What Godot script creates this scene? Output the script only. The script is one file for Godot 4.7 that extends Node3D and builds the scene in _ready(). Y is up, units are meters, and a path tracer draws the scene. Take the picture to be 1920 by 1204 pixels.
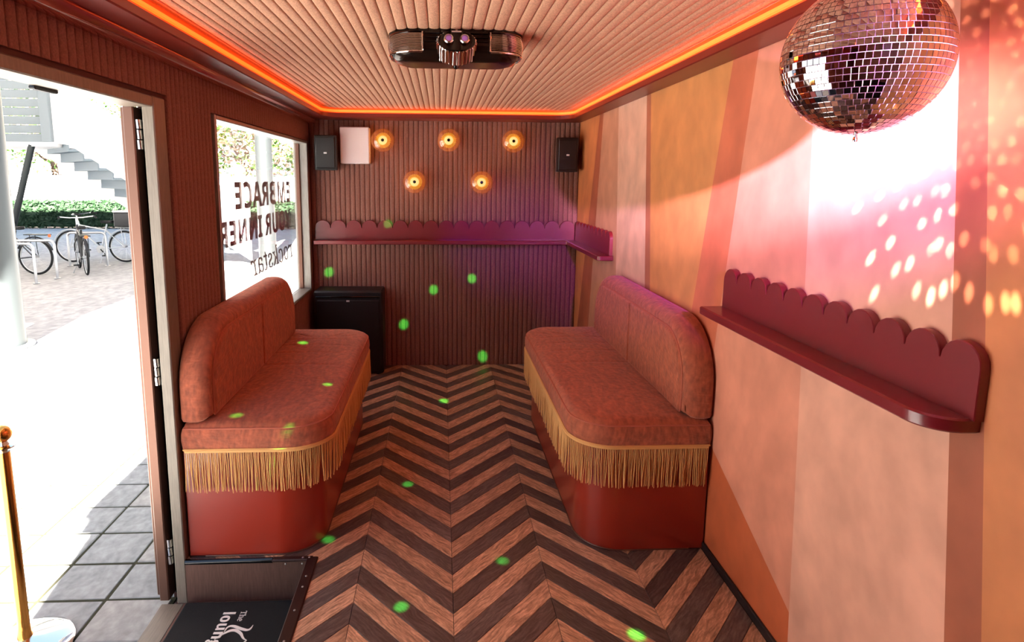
extends Node3D
# A small karaoke lounge in a trailer: two velvet benches, chevron floor, mural wall, mirror ball, bright street outside.

const LW := -1.01      # inner face of the wall with the door
const RW := 1.085      # mural wall
const BW := -4.64      # fluted back wall
const FW := 0.75       # wall behind the camera
const SOFFIT := 1.945
const CEIL := 2.01
const GROUND := -0.22
var rng := RandomNumberGenerator.new()
var M := {}
var used := {}


# ------------------------------------------------------------------ geometry
class Geo:
	var p := PackedVector3Array()
	var t := PackedVector2Array()

	func tri(a: Vector3, b: Vector3, c: Vector3, ua := Vector2.ZERO, ub := Vector2.ZERO, uc := Vector2.ZERO) -> void:
		p.append(a); p.append(b); p.append(c)
		t.append(ua); t.append(ub); t.append(uc)

	func quad(a: Vector3, b: Vector3, c: Vector3, d: Vector3) -> void:
		tri(a, b, c)
		tri(a, c, d)

	# turns the triangles added since `from` so that their fronts face out (clockwise, as Godot has it)
	func orient(from: int) -> void:
		if p.size() <= from:
			return
		var o := p[from]
		var vol := 0.0
		for i in range(from, p.size(), 3):
			vol += (p[i] - o).dot((p[i + 1] - o).cross(p[i + 2] - o))
		if vol > 0.0:
			for i in range(from, p.size(), 3):
				var s := p[i + 1]; p[i + 1] = p[i + 2]; p[i + 2] = s
				var q := t[i + 1]; t[i + 1] = t[i + 2]; t[i + 2] = q

	func box(c: Vector3, s: Vector3, bevel := 0.0, turn := Basis.IDENTITY) -> void:
		var from := p.size()
		var h := s * 0.5
		if bevel <= 0.0:
			var v := []
			for i in 8:
				v.append(c + turn * Vector3(h.x * (1 if i & 1 else -1), h.y * (1 if i & 2 else -1), h.z * (1 if i & 4 else -1)))
			for f in [[0, 2, 3, 1], [4, 5, 7, 6], [0, 1, 5, 4], [2, 6, 7, 3], [0, 4, 6, 2], [1, 3, 7, 5]]:
				quad(v[f[0]], v[f[1]], v[f[2]], v[f[3]])
			orient(from)
			return
		var b: float = minf(bevel, minf(h.x, minf(h.y, h.z)) * 0.9)
		var get_v := func(sx: int, sy: int, sz: int, axis: int) -> Vector3:
			var q := Vector3(h.x - b, h.y - b, h.z - b)
			q[axis] += b
			return c + turn * Vector3(q.x * sx, q.y * sy, q.z * sz)
		for axis in 3:
			var o1 := (axis + 1) % 3
			var o2 := (axis + 2) % 3
			for s1 in [-1, 1]:
				var ring := []
				for k in [[-1, -1], [1, -1], [1, 1], [-1, 1]]:
					var sg := [0, 0, 0]
					sg[axis] = s1; sg[o1] = k[0]; sg[o2] = k[1]
					ring.append(get_v.call(sg[0], sg[1], sg[2], axis))
				if s1 > 0:
					quad(ring[0], ring[1], ring[2], ring[3])
				else:
					quad(ring[3], ring[2], ring[1], ring[0])
		# edges: between face `a` and face `b2`, running along `axis`
		for axis in 3:
			var a := (axis + 1) % 3
			var b2 := (axis + 2) % 3
			for sa in [-1, 1]:
				for sb in [-1, 1]:
					var sg := [0, 0, 0]
					sg[a] = sa; sg[b2] = sb
					sg[axis] = -1
					var q0: Vector3 = get_v.call(sg[0], sg[1], sg[2], a)
					var q1: Vector3 = get_v.call(sg[0], sg[1], sg[2], b2)
					sg[axis] = 1
					var q2: Vector3 = get_v.call(sg[0], sg[1], sg[2], b2)
					var q3: Vector3 = get_v.call(sg[0], sg[1], sg[2], a)
					if sa * sb > 0:
						quad(q0, q1, q2, q3)
					else:
						quad(q3, q2, q1, q0)
		for sx in [-1, 1]:
			for sy in [-1, 1]:
				for sz in [-1, 1]:
					var a0: Vector3 = get_v.call(sx, sy, sz, 0)
					var a1: Vector3 = get_v.call(sx, sy, sz, 1)
					var a2: Vector3 = get_v.call(sx, sy, sz, 2)
					if sx * sy * sz > 0:
						tri(a0, a1, a2)
					else:
						tri(a0, a2, a1)
		orient(from)

	# closed loops of equal length, joined; ends capped
	func loft(rings: Array, cap0 := true, cap1 := true, closed_path := false) -> void:
		var from := p.size()
		var n: int = rings[0].size()
		for r in range(rings.size() - (0 if closed_path else 1)):
			var A: PackedVector3Array = rings[r]
			var B: PackedVector3Array = rings[(r + 1) % rings.size()]
			for i in n:
				var j := (i + 1) % n
				quad(A[i], A[j], B[j], B[i])
		if not closed_path:
			if cap0:
				cap(rings[0], true)
			if cap1:
				cap(rings[rings.size() - 1], false)
		orient(from)

	func cap(ring: PackedVector3Array, back: bool) -> void:
		var nrm := Vector3.ZERO
		for i in ring.size():
			nrm += ring[i].cross(ring[(i + 1) % ring.size()])
		nrm = nrm.normalized()
		var ax := Vector3.UP if absf(nrm.y) < 0.9 else Vector3.RIGHT
		var u := ax.cross(nrm).normalized()
		var w := nrm.cross(u)
		var flat := PackedVector2Array()
		for q in ring:
			flat.append(Vector2(q.dot(u), q.dot(w)))
		var ids := Geometry2D.triangulate_polygon(flat)
		for i in range(0, ids.size(), 3):
			var a := ring[ids[i]]
			var b := ring[ids[i + 1]]
			var c := ring[ids[i + 2]]
			var same := (b - a).cross(c - a).dot(nrm) > 0.0
			if same != back:
				tri(a, b, c)
			else:
				tri(a, c, b)

	# outline in a plane (T maps x, y into space, z is the extrusion); steps are [inset, depth]
	func bulge(outline: PackedVector2Array, T: Transform3D, steps: Array, cap0 := true, cap1 := true) -> void:
		var nn := Geo.normals_of(outline)
		var rings := []
		for s in steps:
			var ring := PackedVector3Array()
			for i in outline.size():
				var q: Vector2 = outline[i] - nn[i] * s[0]
				ring.append(T * Vector3(q.x, q.y, s[1]))
			rings.append(ring)
		loft(rings, cap0, cap1)

	static func normals_of(o: PackedVector2Array) -> PackedVector2Array:
		var area := 0.0
		for i in o.size():
			area += o[i].cross(o[(i + 1) % o.size()])
		var sg := 1.0 if area > 0.0 else -1.0
		var out := PackedVector2Array()
		var n := o.size()
		for i in n:
			var a := (o[i] - o[(i + n - 1) % n]).normalized()
			var b := (o[(i + 1) % n] - o[i]).normalized()
			var na := Vector2(a.y, -a.x) * sg
			var nb := Vector2(b.y, -b.x) * sg
			var m := (na + nb).normalized()
			out.append(m / maxf(0.5, m.dot(na)))
		return out

	func lathe(profile: PackedVector2Array, T: Transform3D, seg := 32, caps := true) -> void:
		var rings := []
		for q in profile:
			var ring := PackedVector3Array()
			for i in seg:
				var a := TAU * i / seg
				ring.append(T * Vector3(cos(a) * q.x, q.y, sin(a) * q.x))
			rings.append(ring)
		loft(rings, caps, caps)

	func tube(pts: PackedVector3Array, r, sides := 8, closed := false) -> void:
		var rings := []
		var n := pts.size()
		var up := Vector3.ZERO
		for i in n:
			var a := pts[(i + n - 1) % n] if (closed or i > 0) else pts[i]
			var b := pts[(i + 1) % n] if (closed or i < n - 1) else pts[i]
			var d := (b - a).normalized()
			if up == Vector3.ZERO:
				up = Vector3.UP if absf(d.y) < 0.9 else Vector3.RIGHT
			var side := d.cross(up).normalized()
			up = side.cross(d).normalized()
			var rr: float = r[i] if r is Array or r is PackedFloat32Array else r
			var ring := PackedVector3Array()
			for k in sides:
				var t2 := TAU * k / sides
				ring.append(pts[i] + (side * cos(t2) + up * sin(t2)) * rr)
			rings.append(ring)
		loft(rings, true, true, closed)

	func bar(a: Vector3, b: Vector3, r: float, sides := 8) -> void:
		tube(PackedVector3Array([a, b]), r, sides)

	func mesh(angle := 40.0) -> ArrayMesh:
		var n := PackedVector3Array()
		n.resize(p.size())
		var cells := {}
		var fn := PackedVector3Array()
		for i in range(0, p.size(), 3):
			fn.append((p[i + 2] - p[i]).cross(p[i + 1] - p[i]))
		if angle > 0.0:
			for i in p.size():
				var key := Vector3i((p[i] * 20000.0).round())
				if not cells.has(key):
					cells[key] = PackedInt32Array()
				cells[key].append(i / 3)
			var lim := cos(deg_to_rad(angle))
			for i in p.size():
				var f := fn[i / 3]
				var fu := f.normalized()
				var s := Vector3.ZERO
				for k in cells[Vector3i((p[i] * 20000.0).round())]:
					if fn[k].normalized().dot(fu) >= lim:
						s += fn[k]
				n[i] = s.normalized() if s.length() > 1e-14 else fu
		else:
			for i in p.size():
				n[i] = fn[i / 3].normalized()
		var arr := []
		arr.resize(Mesh.ARRAY_MAX)
		arr[Mesh.ARRAY_VERTEX] = p
		arr[Mesh.ARRAY_NORMAL] = n
		arr[Mesh.ARRAY_TEX_UV] = t
		var m := ArrayMesh.new()
		m.add_surface_from_arrays(Mesh.PRIMITIVE_TRIANGLES, arr)
		return m


static func rounded(pts: Array, radii: Array, seg := 8) -> PackedVector2Array:
	var out := PackedVector2Array()
	var n := pts.size()
	for i in n:
		var q: Vector2 = pts[i]
		var r: float = radii[i]
		if r <= 0.0:
			out.append(q)
			continue
		var a: Vector2 = (pts[(i + n - 1) % n] - q).normalized()
		var b: Vector2 = (pts[(i + 1) % n] - q).normalized()
		var half := acos(clampf(a.dot(b), -1.0, 1.0)) / 2.0
		var d := r / tan(half)
		var c := q + (a + b).normalized() * (r / sin(half))
		var p0 := q + a * d - c
		var p1 := q + b * d - c
		var sweep := p0.angle_to(p1)
		for k in seg + 1:
			out.append(c + p0.rotated(sweep * k / seg))
	return out


# planes for outlines: the columns say where the outline's x, its y and the extrusion go
static func plane(ex: Vector3, ey: Vector3, ez: Vector3, o := Vector3.ZERO) -> Transform3D:
	return Transform3D(Basis(ex, ey, ez), o)


# ------------------------------------------------------------------ nodes
func numbered(called: String) -> String:
	if not used.has(called):
		used[called] = 0
		return called
	used[called] += 1
	return "%s_%03d" % [called, used[called]]


func thing(called: String, label: String, category: String, at := Vector3.ZERO, group := "") -> Node3D:
	var o := Node3D.new()
	o.name = numbered(called)
	add_child(o)
	o.position = at
	tag(o, label, category, group)
	return o


func tag(o: Node, label: String, category: String, group := "") -> Node:
	o.set_meta("label", label)
	o.set_meta("category", category)
	if group:
		o.set_meta("group", group)
	return o


func setting(called: String, label := "", at := Vector3.ZERO) -> Node3D:
	var o := Node3D.new()
	o.name = numbered(called)
	add_child(o)
	o.position = at
	o.set_meta("kind", "structure")
	if label:
		o.set_meta("label", label)
	return o


func put(called: String, m: Mesh, mat: Material, parent: Node, at := Vector3.ZERO, label := "") -> MeshInstance3D:
	var o := MeshInstance3D.new()
	o.name = called if parent != self else numbered(called)
	o.mesh = m
	o.material_override = mat
	parent.add_child(o, true)
	o.position = at
	if label:
		o.set_meta("label", label)
	return o


func copy_of(o: Node3D, at: Vector3, label := "") -> Node3D:
	var c: Node3D = o.duplicate()
	var base: String = o.name
	c.name = numbered(base)
	add_child(c)
	c.position = at
	if label:
		c.set_meta("label", label)
	return c


# ------------------------------------------------------------------ materials
func mat(called: String, c: Color, rough := 0.6, metal := 0.0) -> StandardMaterial3D:
	var m := StandardMaterial3D.new()
	m.resource_name = called
	m.albedo_color = c
	m.roughness = rough
	m.metallic = metal
	M[called] = m
	return m


func noise_image(w: int, h: int, freq_x: float, freq_y: float, lo: float, hi: float, octaves := 4, seed_at := 1) -> Image:
	var f := FastNoiseLite.new()
	f.seed = seed_at
	f.noise_type = FastNoiseLite.TYPE_SIMPLEX_SMOOTH
	f.frequency = 1.0
	f.fractal_octaves = octaves
	var im := Image.create(w, h, false, Image.FORMAT_RGB8)
	for y in h:
		for x in w:
			# wraps in both directions: a walk round two circles in four dimensions, folded into three
			var u := TAU * x / w
			var v := TAU * y / h
			var a := f.get_noise_3d(cos(u) * freq_x + sin(v) * freq_y * 0.37, sin(u) * freq_x, cos(v) * freq_y + 7.0)
			var b := f.get_noise_3d(cos(u) * freq_x + 31.0, sin(u) * freq_x - cos(v) * freq_y * 0.37, sin(v) * freq_y)
			var k := clampf(0.5 + (a + b) * 0.6, 0.0, 1.0)
			var g := lerpf(lo, hi, k)
			im.set_pixel(x, y, Color(g, g, g))
	return im


func textured(m: StandardMaterial3D, im: Image, scale: float, triplanar := true, relief := 0.0, relief_image: Image = null) -> void:
	m.albedo_texture = ImageTexture.create_from_image(im)
	if triplanar:
		m.uv1_triplanar = true
		m.uv1_world_triplanar = true
		m.uv1_triplanar_sharpness = 4.0
	m.uv1_scale = Vector3.ONE * scale
	if relief > 0.0:
		m.heightmap_enabled = true
		m.heightmap_scale = relief
		m.heightmap_texture = ImageTexture.create_from_image(relief_image if relief_image else im)


func make_materials() -> void:
	var mottle := noise_image(256, 256, 1.6, 1.6, 0.82, 1.0, 5, 3)
	var grain := noise_image(256, 256, 9.0, 9.0, 0.80, 1.0, 3, 5)
	var cloud := noise_image(256, 256, 1.1, 1.1, 0.88, 1.0, 4, 11)
	var brushed := noise_image(256, 256, 14.0, 1.2, 0.86, 1.0, 3, 17)
	var m: StandardMaterial3D

	m = mat("wall_fabric", Color(0.55, 0.37, 0.32), 0.9)
	textured(m, grain, 3.0, true, 0.06)
	m.rim_enabled = true; m.rim = 0.3; m.rim_tint = 0.6
	m = mat("wall_core", Color(0.30, 0.17, 0.14), 0.9)
	m = mat("ceiling_fabric", Color(0.84, 0.64, 0.52), 0.95)
	textured(m, grain, 3.0, true, 0.05)

	var stripes := {
		"mural_amber": Color(0.80, 0.50, 0.30), "mural_orange": Color(0.80, 0.41, 0.24), "mural_rust": Color(0.66, 0.36, 0.24), "mural_clay": Color(0.78, 0.56, 0.44), "mural_cream": Color(0.88, 0.70, 0.60),
		"mural_brick": Color(0.70, 0.42, 0.31), "mural_ochre": Color(0.84, 0.57, 0.34), "mural_terracotta": Color(0.80, 0.44, 0.31), "mural_salmon": Color(0.86, 0.57, 0.46), "mural_blush": Color(0.89, 0.66, 0.56),
	}
	for k in stripes:
		m = mat(k, stripes[k], 0.55)
		textured(m, cloud, 0.9, true, 0.03, brushed)

	m = mat("velvet", Color(0.70, 0.36, 0.235), 0.85)
	textured(m, noise_image(512, 512, 4.5, 3.0, 0.70, 1.0, 6, 23), 1.5, true, 0.15, noise_image(256, 256, 3.0, 12.0, 0.0, 1.0, 4, 24))
	m.rim_enabled = true; m.rim = 1.0; m.rim_tint = 0.5
	m = mat("velvet_piping", Color(0.64, 0.33, 0.24), 0.8)
	m.rim_enabled = true; m.rim = 0.6; m.rim_tint = 0.7
	m = mat("fringe", Color(0.82, 0.61, 0.36), 0.75)
	m = mat("lacquer_red", Color(0.57, 0.165, 0.10), 0.28)
	m.clearcoat_enabled = true; m.clearcoat = 0.5; m.clearcoat_roughness = 0.12
	m = mat("lacquer_wine", Color(0.44, 0.095, 0.125), 0.33)
	m.clearcoat_enabled = true; m.clearcoat = 0.35; m.clearcoat_roughness = 0.2
	m = mat("cornice", Color(0.43, 0.12, 0.085), 0.38)
	m.clearcoat_enabled = true; m.clearcoat = 0.15; m.clearcoat_roughness = 0.1
	m = mat("bead_gloss", Color(0.66, 0.32, 0.25), 0.12, 0.4)
	m.clearcoat_enabled = true; m.clearcoat = 1.0; m.clearcoat_roughness = 0.05
	m = mat("trim_dark", Color(0.10, 0.075, 0.07), 0.5)

	m = mat("window_metal", Color(0.62, 0.61, 0.58), 0.42, 0.5)
	textured(m, brushed, 2.0)
	m = mat("aluminium", Color(0.50, 0.46, 0.41), 0.42, 0.15)
	textured(m, brushed, 2.0)
	m = mat("bronze_metal", Color(0.42, 0.30, 0.25), 0.38, 0.6)
	m = mat("step_metal", Color(0.46, 0.34, 0.30), 0.45, 0.5)
	textured(m, brushed, 2.0)
	m = mat("trim_bronze", Color(0.20, 0.14, 0.125), 0.45, 0.5)
	m = mat("chrome", Color(0.86, 0.85, 0.84), 0.09, 1.0)
	m = mat("brass", Color(0.86, 0.58, 0.28), 0.16, 1.0)
	m = mat("steel", Color(0.72, 0.73, 0.74), 0.3, 0.9)
	m = mat("mirror", Color(0.93, 0.92, 0.93), 0.015, 1.0)
	m = mat("ball_grout", Color(0.50, 0.44, 0.49), 0.5, 0.2)
	m = mat("black_plastic", Color(0.055, 0.055, 0.06), 0.45)
	textured(m, grain, 8.0, true, 0.03)
	m = mat("black_gloss", Color(0.03, 0.028, 0.03), 0.15)
	m = mat("smoked", Color(0.16, 0.12, 0.10), 0.2, 0.7)
	m = mat("badge", Color(0.85, 0.86, 0.86), 0.3, 0.3)
	m = mat("white_box", Color(0.88, 0.86, 0.86), 0.35)
	m = mat("letter_black", Color(0.03, 0.03, 0.032), 0.6)
	m = mat("letter_white", Color(0.86, 0.85, 0.83), 0.9)

	var pile := noise_image(256, 256, 16.0, 16.0, 0.35, 1.0, 3, 29)
	m = mat("mat_pile", Color(0.085, 0.09, 0.105), 1.0)
	textured(m, pile, 9.0, true, 0.6)

	m = mat("glass", Color(0.96, 0.98, 0.98, 0.04), 0.0)
	m.transparency = BaseMaterial3D.TRANSPARENCY_ALPHA
	m = mat("lamp_glass", Color(0.62, 0.44, 0.34, 0.16), 0.0)
	m.transparency = BaseMaterial3D.TRANSPARENCY_ALPHA
	m = mat("amber_shade", Color(0.60, 0.40, 0.14), 0.35)
	m.emission_enabled = true; m.emission = Color(1.0, 0.68, 0.20); m.emission_energy_multiplier = 0.25
	m = mat("lamp_core", Color(0.6, 0.5, 0.3), 0.4)
	m.emission_enabled = true; m.emission = Color(1.0, 0.89, 0.56); m.emission_energy_multiplier = 0.32
	m = mat("led_diffuser", Color(0.9, 0.35, 0.15), 0.5)
	m.emission_enabled = true; m.emission = Color(1.0, 0.23, 0.045); m.emission_energy_multiplier = 0.40
	m = mat("led_core", Color(1.0, 0.6, 0.3), 0.5)
	m.emission_enabled = true; m.emission = Color(1.0, 0.42, 0.11); m.emission_energy_multiplier = 0.62
	m = mat("lens", Color(0.6, 0.4, 0.7), 0.1)
	m.emission_enabled = true; m.emission = Color(0.6, 0.4, 0.75); m.emission_energy_multiplier = 0.10

	# planks: two papers, four tints each
	for kind in 2:
		var im := wood_image(kind)
		var tex := ImageTexture.create_from_image(im)
		for k in 4:
			var base: Color = [Color(0.87, 0.685, 0.555), Color(0.42, 0.365, 0.35)][kind]
			var w := mat("plank_%s_%d" % [["brown", "dark"][kind], k], base.lightened([0.0, 0.06, 0.0, 0.03][k]).darkened([0.0, 0.0, 0.09, 0.04][k]), 0.42)
			w.albedo_texture = tex
			w.roughness = 0.36
			w.heightmap_enabled = true
			w.heightmap_scale = 0.02
			w.heightmap_texture = tex
	mat("plank_bed", Color(0.06, 0.05, 0.045), 0.9)

	# outdoors
	m = mat("slab", Color(0.60, 0.61, 0.61), 0.9)
	textured(m, mottle, 2.2, true, 0.08, grain)
	m = mat("slab_warm", Color(0.64, 0.635, 0.62), 0.9)
	textured(m, mottle, 2.2, true, 0.08, grain)
	m = mat("joint_moss", Color(0.20, 0.20, 0.12), 1.0)
	textured(m, grain, 6.0, true, 0.2)
	m = mat("asphalt", Color(0.69, 0.69, 0.685), 0.95)
	textured(m, mottle, 0.8)
	m = mat("column_steel", Color(0.21, 0.23, 0.235), 0.4, 0.2)
	m = mat("white_panel", Color(0.90, 0.90, 0.90), 0.6)
	m = mat("grey_panel", Color(0.40, 0.44, 0.465), 0.5)
	m = mat("tread", Color(0.38, 0.44, 0.48), 0.6)
	m = mat("dark_steel", Color(0.10, 0.13, 0.14), 0.5, 0.3)
	m = mat("bark", Color(0.34, 0.28, 0.24), 0.95)
	m = mat("pale_wall", Color(0.86, 0.82, 0.80), 0.9)
	m = mat("hedge_leaf", Color(0.08, 0.20, 0.08), 0.7)
	m.backlight_enabled = true; m.backlight = Color(0.04, 0.09, 0.02)
	m = mat("leaf_green", Color(0.30, 0.50, 0.18), 0.7)
	m.backlight_enabled = true; m.backlight = Color(0.2, 0.3, 0.08)
	m = mat("leaf_blossom", Color(0.86, 0.76, 0.70), 0.8)
	m.backlight_enabled = true; m.backlight = Color(0.4, 0.34, 0.3)
	m = mat("rubber", Color(0.035, 0.035, 0.04), 0.8)
	m = mat("bike_black", Color(0.06, 0.06, 0.075), 0.35)
	m = mat("bike_grey", Color(0.70, 0.73, 0.75), 0.35, 0.4)
	m = mat("reflector_orange", Color(0.95, 0.40, 0.08), 0.3)
	m = mat("trailer_shell", Color(0.80, 0.80, 0.80), 0.5)


func wood_image(kind: int) -> Image:
	var w := 512
	var h := 128
	var f := FastNoiseLite.new()
	f.seed = 40 + kind
	f.frequency = 1.0
	f.fractal_octaves = 4
	var im := Image.create(w, h, true, Image.FORMAT_RGB8)
	for y in h:
		for x in w:
			var u := TAU * x / w
			var v := y * 0.06
			var warp := f.get_noise_3d(cos(u) * 0.5, sin(u) * 0.5, v * 0.4) * 2.2
			var g := f.get_noise_3d(cos(u) * 0.9, sin(u) * 0.9, v * 5.0 + warp)
			var fine := f.get_noise_3d(cos(u) * 3.0 + 9.0, sin(u) * 3.0, v * 22.0)
			var k := clampf(0.80 + g * 0.34 + fine * 0.16, 0.4, 1.0)
			im.set_pixel(x, y, Color(k, k * lerpf(0.94, 1.0, k), k * lerpf(0.88, 1.0, k)))
	return im


# ------------------------------------------------------------------ light, camera
func spot(at: Vector3, to: Vector3, deg: float, energy: float, c: Color, soft := 0.01, blend := 0.3, called := "spot_lamp", parent: Node = self) -> SpotLight3D:
	var l := SpotLight3D.new()
	l.name = called
	parent.add_child(l, true)
	var up := Vector3.UP if absf((to - at).normalized().y) < 0.98 else Vector3.RIGHT
	l.global_transform = Transform3D(Basis.looking_at(to - at, up), at)
	l.spot_angle = deg
	l.spot_angle_attenuation = blend
	l.spot_range = 8.0
	l.spot_attenuation = 2.0
	l.light_energy = energy
	l.light_color = c
	l.light_size = soft
	l.shadow_enabled = true
	return l


func area(at: Vector3, dir: Vector3, size: Vector2, energy: float, c: Color, called: String, along := Vector3.UP) -> AreaLight3D:
	var l := AreaLight3D.new()
	l.name = called
	add_child(l, true)
	l.global_transform = Transform3D(Basis.looking_at(dir, along), at)
	l.area_size = size
	l.light_energy = energy
	l.light_color = c
	l.area_range = 10.0
	l.area_attenuation = 2.0
	l.shadow_enabled = true
	return l


func make_view() -> void:
	var cam := Camera3D.new()
	cam.name = "camera"
	add_child(cam)
	cam.transform = Transform3D(Basis(Vector3(0.998842, 0.0069246, 0.0476073), Vector3(0.00012063, 0.989223, -0.146415), Vector3(-0.0481082, 0.146251, 0.988077)).orthonormalized(), Vector3(0, 1.5, 0))
	var f := 1100.0
	cam.set_frustum(0.05 * 1204.0 / f, Vector2(80.0, -102.0) * (0.05 / f), 0.05, 400.0)
	cam.current = true
	var sky := ProceduralSkyMaterial.new()
	sky.sky_top_color = Color(0.66, 0.80, 0.98)
	sky.sky_horizon_color = Color(0.97, 0.98, 1.0)
	sky.sky_curve = 0.35
	sky.ground_bottom_color = Color(0.75, 0.75, 0.75)
	sky.ground_horizon_color = Color(0.95, 0.95, 0.96)
	sky.sun_angle_max = 4.0
	sky.energy_multiplier = 0.75
	var env := Environment.new()
	env.background_mode = Environment.BG_SKY
	env.sky = Sky.new()
	env.sky.sky_material = sky
	env.tonemap_mode = Environment.TONE_MAPPER_LINEAR
	env.tonemap_exposure = 2.8
	env.sdfgi_enabled = true
	env.ssao_enabled = true
	env.ssil_enabled = true
	var w := WorldEnvironment.new()
	w.name = "surroundings"
	w.environment = env
	add_child(w)
	var sun := DirectionalLight3D.new()
	sun.name = "sun"
	add_child(sun)
	sun.basis = Basis.looking_at(-Vector3(0.27, 1.0, 1.6), Vector3.UP)
	sun.light_energy = 16.0
	sun.light_color = Color(1.0, 0.965, 0.92)
	sun.light_angular_distance = 0.6
	sun.shadow_enabled = true


# ------------------------------------------------------------------ the trailer
func make_shell() -> void:
	var g: Geo
	# floor bed and planks
	var floor_node := setting("floor", "chevron plank floor of brown and dark boards")
	g = Geo.new()
	g.box(Vector3((-0.53 + RW) / 2, -0.03, (BW + FW) / 2), Vector3(RW + 0.53, 0.036, FW - BW))
	g.box(Vector3((LW - 0.53) / 2, -0.03, (BW - 2.2) / 2), Vector3(-0.53 - LW, 0.036, -2.2 - BW))
	put("subfloor", g.mesh(0), M.plank_bed, floor_node)
	var area_main := PackedVector2Array([Vector2(-0.492, FW), Vector2(RW - 0.012, FW), Vector2(RW - 0.012, BW), Vector2(LW, BW), Vector2(LW, -2.172), Vector2(-0.492, -2.172)])
	var pitch := 0.1023
	var wide := 0.357
	var rise := 0.378
	for col in range(-3, 3):
		var x0 := 0.043 + wide * col
		var far_right := posmod(col, 2) == 0
		for i in range(-34, 18):
			var z0 := -2.054 + pitch * i
			var zl := z0 if far_right else z0 - rise
			var zr := z0 - rise if far_right else z0
			if maxf(zl, zr) < BW or minf(zl, zr) > -0.55:
				continue
			var quad_pts := PackedVector2Array([Vector2(x0, zl), Vector2(x0 + wide, zr), Vector2(x0 + wide, zr + pitch), Vector2(x0, zl + pitch)])
			if quad_pts[1].x > 0.66 and quad_pts[0].x > 0.66 and minf(zl, zr) > -3.55 and maxf(zl, zr) + pitch < -2.3:
				continue     # under a bench
			if x0 + wide < -0.6 and minf(zl, zr) > -3.5 and maxf(zl, zr) + pitch < -2.3:
				continue
			for piece in Geometry2D.intersect_polygons(quad_pts, area_main):
				var small := Geometry2D.offset_polygon(piece, -0.0009)
				if small.is_empty() or small[0].size() < 3:
					continue
				g = Geo.new()
				var T := plane(Vector3.RIGHT, Vector3(0, 0, 1), Vector3.UP)
				g.bulge(small[0], T, [[0.0, -0.012], [0.0, -0.0006], [0.0006, 0.0]])
				# grain along the board
				var along := Vector2(wide, zr - zl).normalized()
				var across := Vector2(-along.y, along.x)
				var off := Vector2(rng.randf(), rng.randf())
				for k in g.p.size():
					var q := Vector2(g.p[k].x, g.p[k].z)
					g.t[k] = Vector2(q.dot(along) * 1.6, q.dot(across) * 3.0) + off
				var brown := posmod(i, 2) == 0
				put("plank", g.mesh(0), M["plank_%s_%d" % ["brown" if brown else "dark", rng.randi() % 4]], floor_node)

	# entry well beside the door: sunk floor, metal riser, edge trim with screws
	var well := setting("floor_entry", "sunken metal entry well inside the door")
	g = Geo.new()
	g.box(Vector3(-0.775, -0.195, -0.8), Vector3(0.56, 0.03, 2.8))
	put("well_bottom", g.mesh(0), M.step_metal, well)
	g = Geo.new()
	g.box(Vector3(-0.77, -0.095, -2.190), Vector3(0.50, 0.17, 0.03), 0.003)
	put("riser", g.mesh(), M.step_metal, well)
	g = Geo.new()
	g.box(Vector3(-0.515, -0.095, -0.72), Vector3(0.03, 0.17, 2.9), 0.003)
	put("riser", g.mesh(), M.step_metal, well)
	g = Geo.new()
	g.box(Vector3(-0.512, 0.001, -0.7), Vector3(0.044, 0.012, 2.96), 0.004)
	put("edge_strip", g.mesh(), M.trim_bronze, well)
	g = Geo.new()
	g.box(Vector3(-0.59, 0.001, -2.172), Vector3(0.16, 0.012, 0.026), 0.004)
	put("edge_strip", g.mesh(), M.trim_bronze, well)
	g = Geo.new()
	g.tube(PackedVector3Array([Vector3(LW, -0.004, -2.176), Vector3(-0.67, -0.004, -2.176)]), 0.011, 10)
	put("edge_bead", g.mesh(), M.black_gloss, well)
	for s in [[-0.512, -2.06, 1], [-0.512, -2.0, 1], [-0.512, -1.88, 1], [-0.512, -1.74, 1], [-0.512, -1.6, 1], [-0.55, -2.172, 1], [-0.525, -2.172, 1]]:
		g = Geo.new()
		g.lathe(PackedVector2Array([Vector2(0.0001, 0), Vector2(0.0045, 0), Vector2(0.0035, 0.0022), Vector2(0.0001, 0.003)]), Transform3D(Basis.IDENTITY, Vector3(s[0], 0.0065, s[1])), 10)
		put("screw", g.mesh(), M.steel, well)
	for s in [-0.62, -0.555]:
		g = Geo.new()
		g.lathe(PackedVector2Array([Vector2(0.0001, 0), Vector2(0.004, 0), Vector2(0.003, 0.002), Vector2(0.0001, 0.003)]), plane(Vector3.RIGHT, Vector3(0, 0, 1), Vector3.DOWN, Vector3(s, -0.022, -2.175)), 10)
		put("screw", g.mesh(), M.steel, well)

	# back wall
	var back := setting("wall_back", "fluted brown fabric wall at the far end")
	g = Geo.new()
	g.box(Vector3((LW + RW) / 2, 1.0, BW - 0.05), Vector3(RW - LW + 0.2, 2.3, 0.08))
	put("core", g.mesh(0), M.wall_core, back)
	var flute := flute_mesh(0.038, 0.013)
	var n := int((RW - LW) / 0.038)
	for i in n:
		var o := put("flute", flute, M.wall_fabric, back, Vector3(LW + 0.019 + i * (RW - LW) / n, 0.0, BW - 0.012))
		o.scale = Vector3(1, SOFFIT + 0.02, 1)

	# wall with the door and the window: core boxes round the openings, flutes in front
	var left := setting("wall_left", "fluted brown fabric wall round the open door and window")
	var z_win := [-4.55, -2.717]
	var y_win := [0.64, 1.782]
	var z_door := [-2.265, -0.80]
	g = Geo.new()
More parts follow.
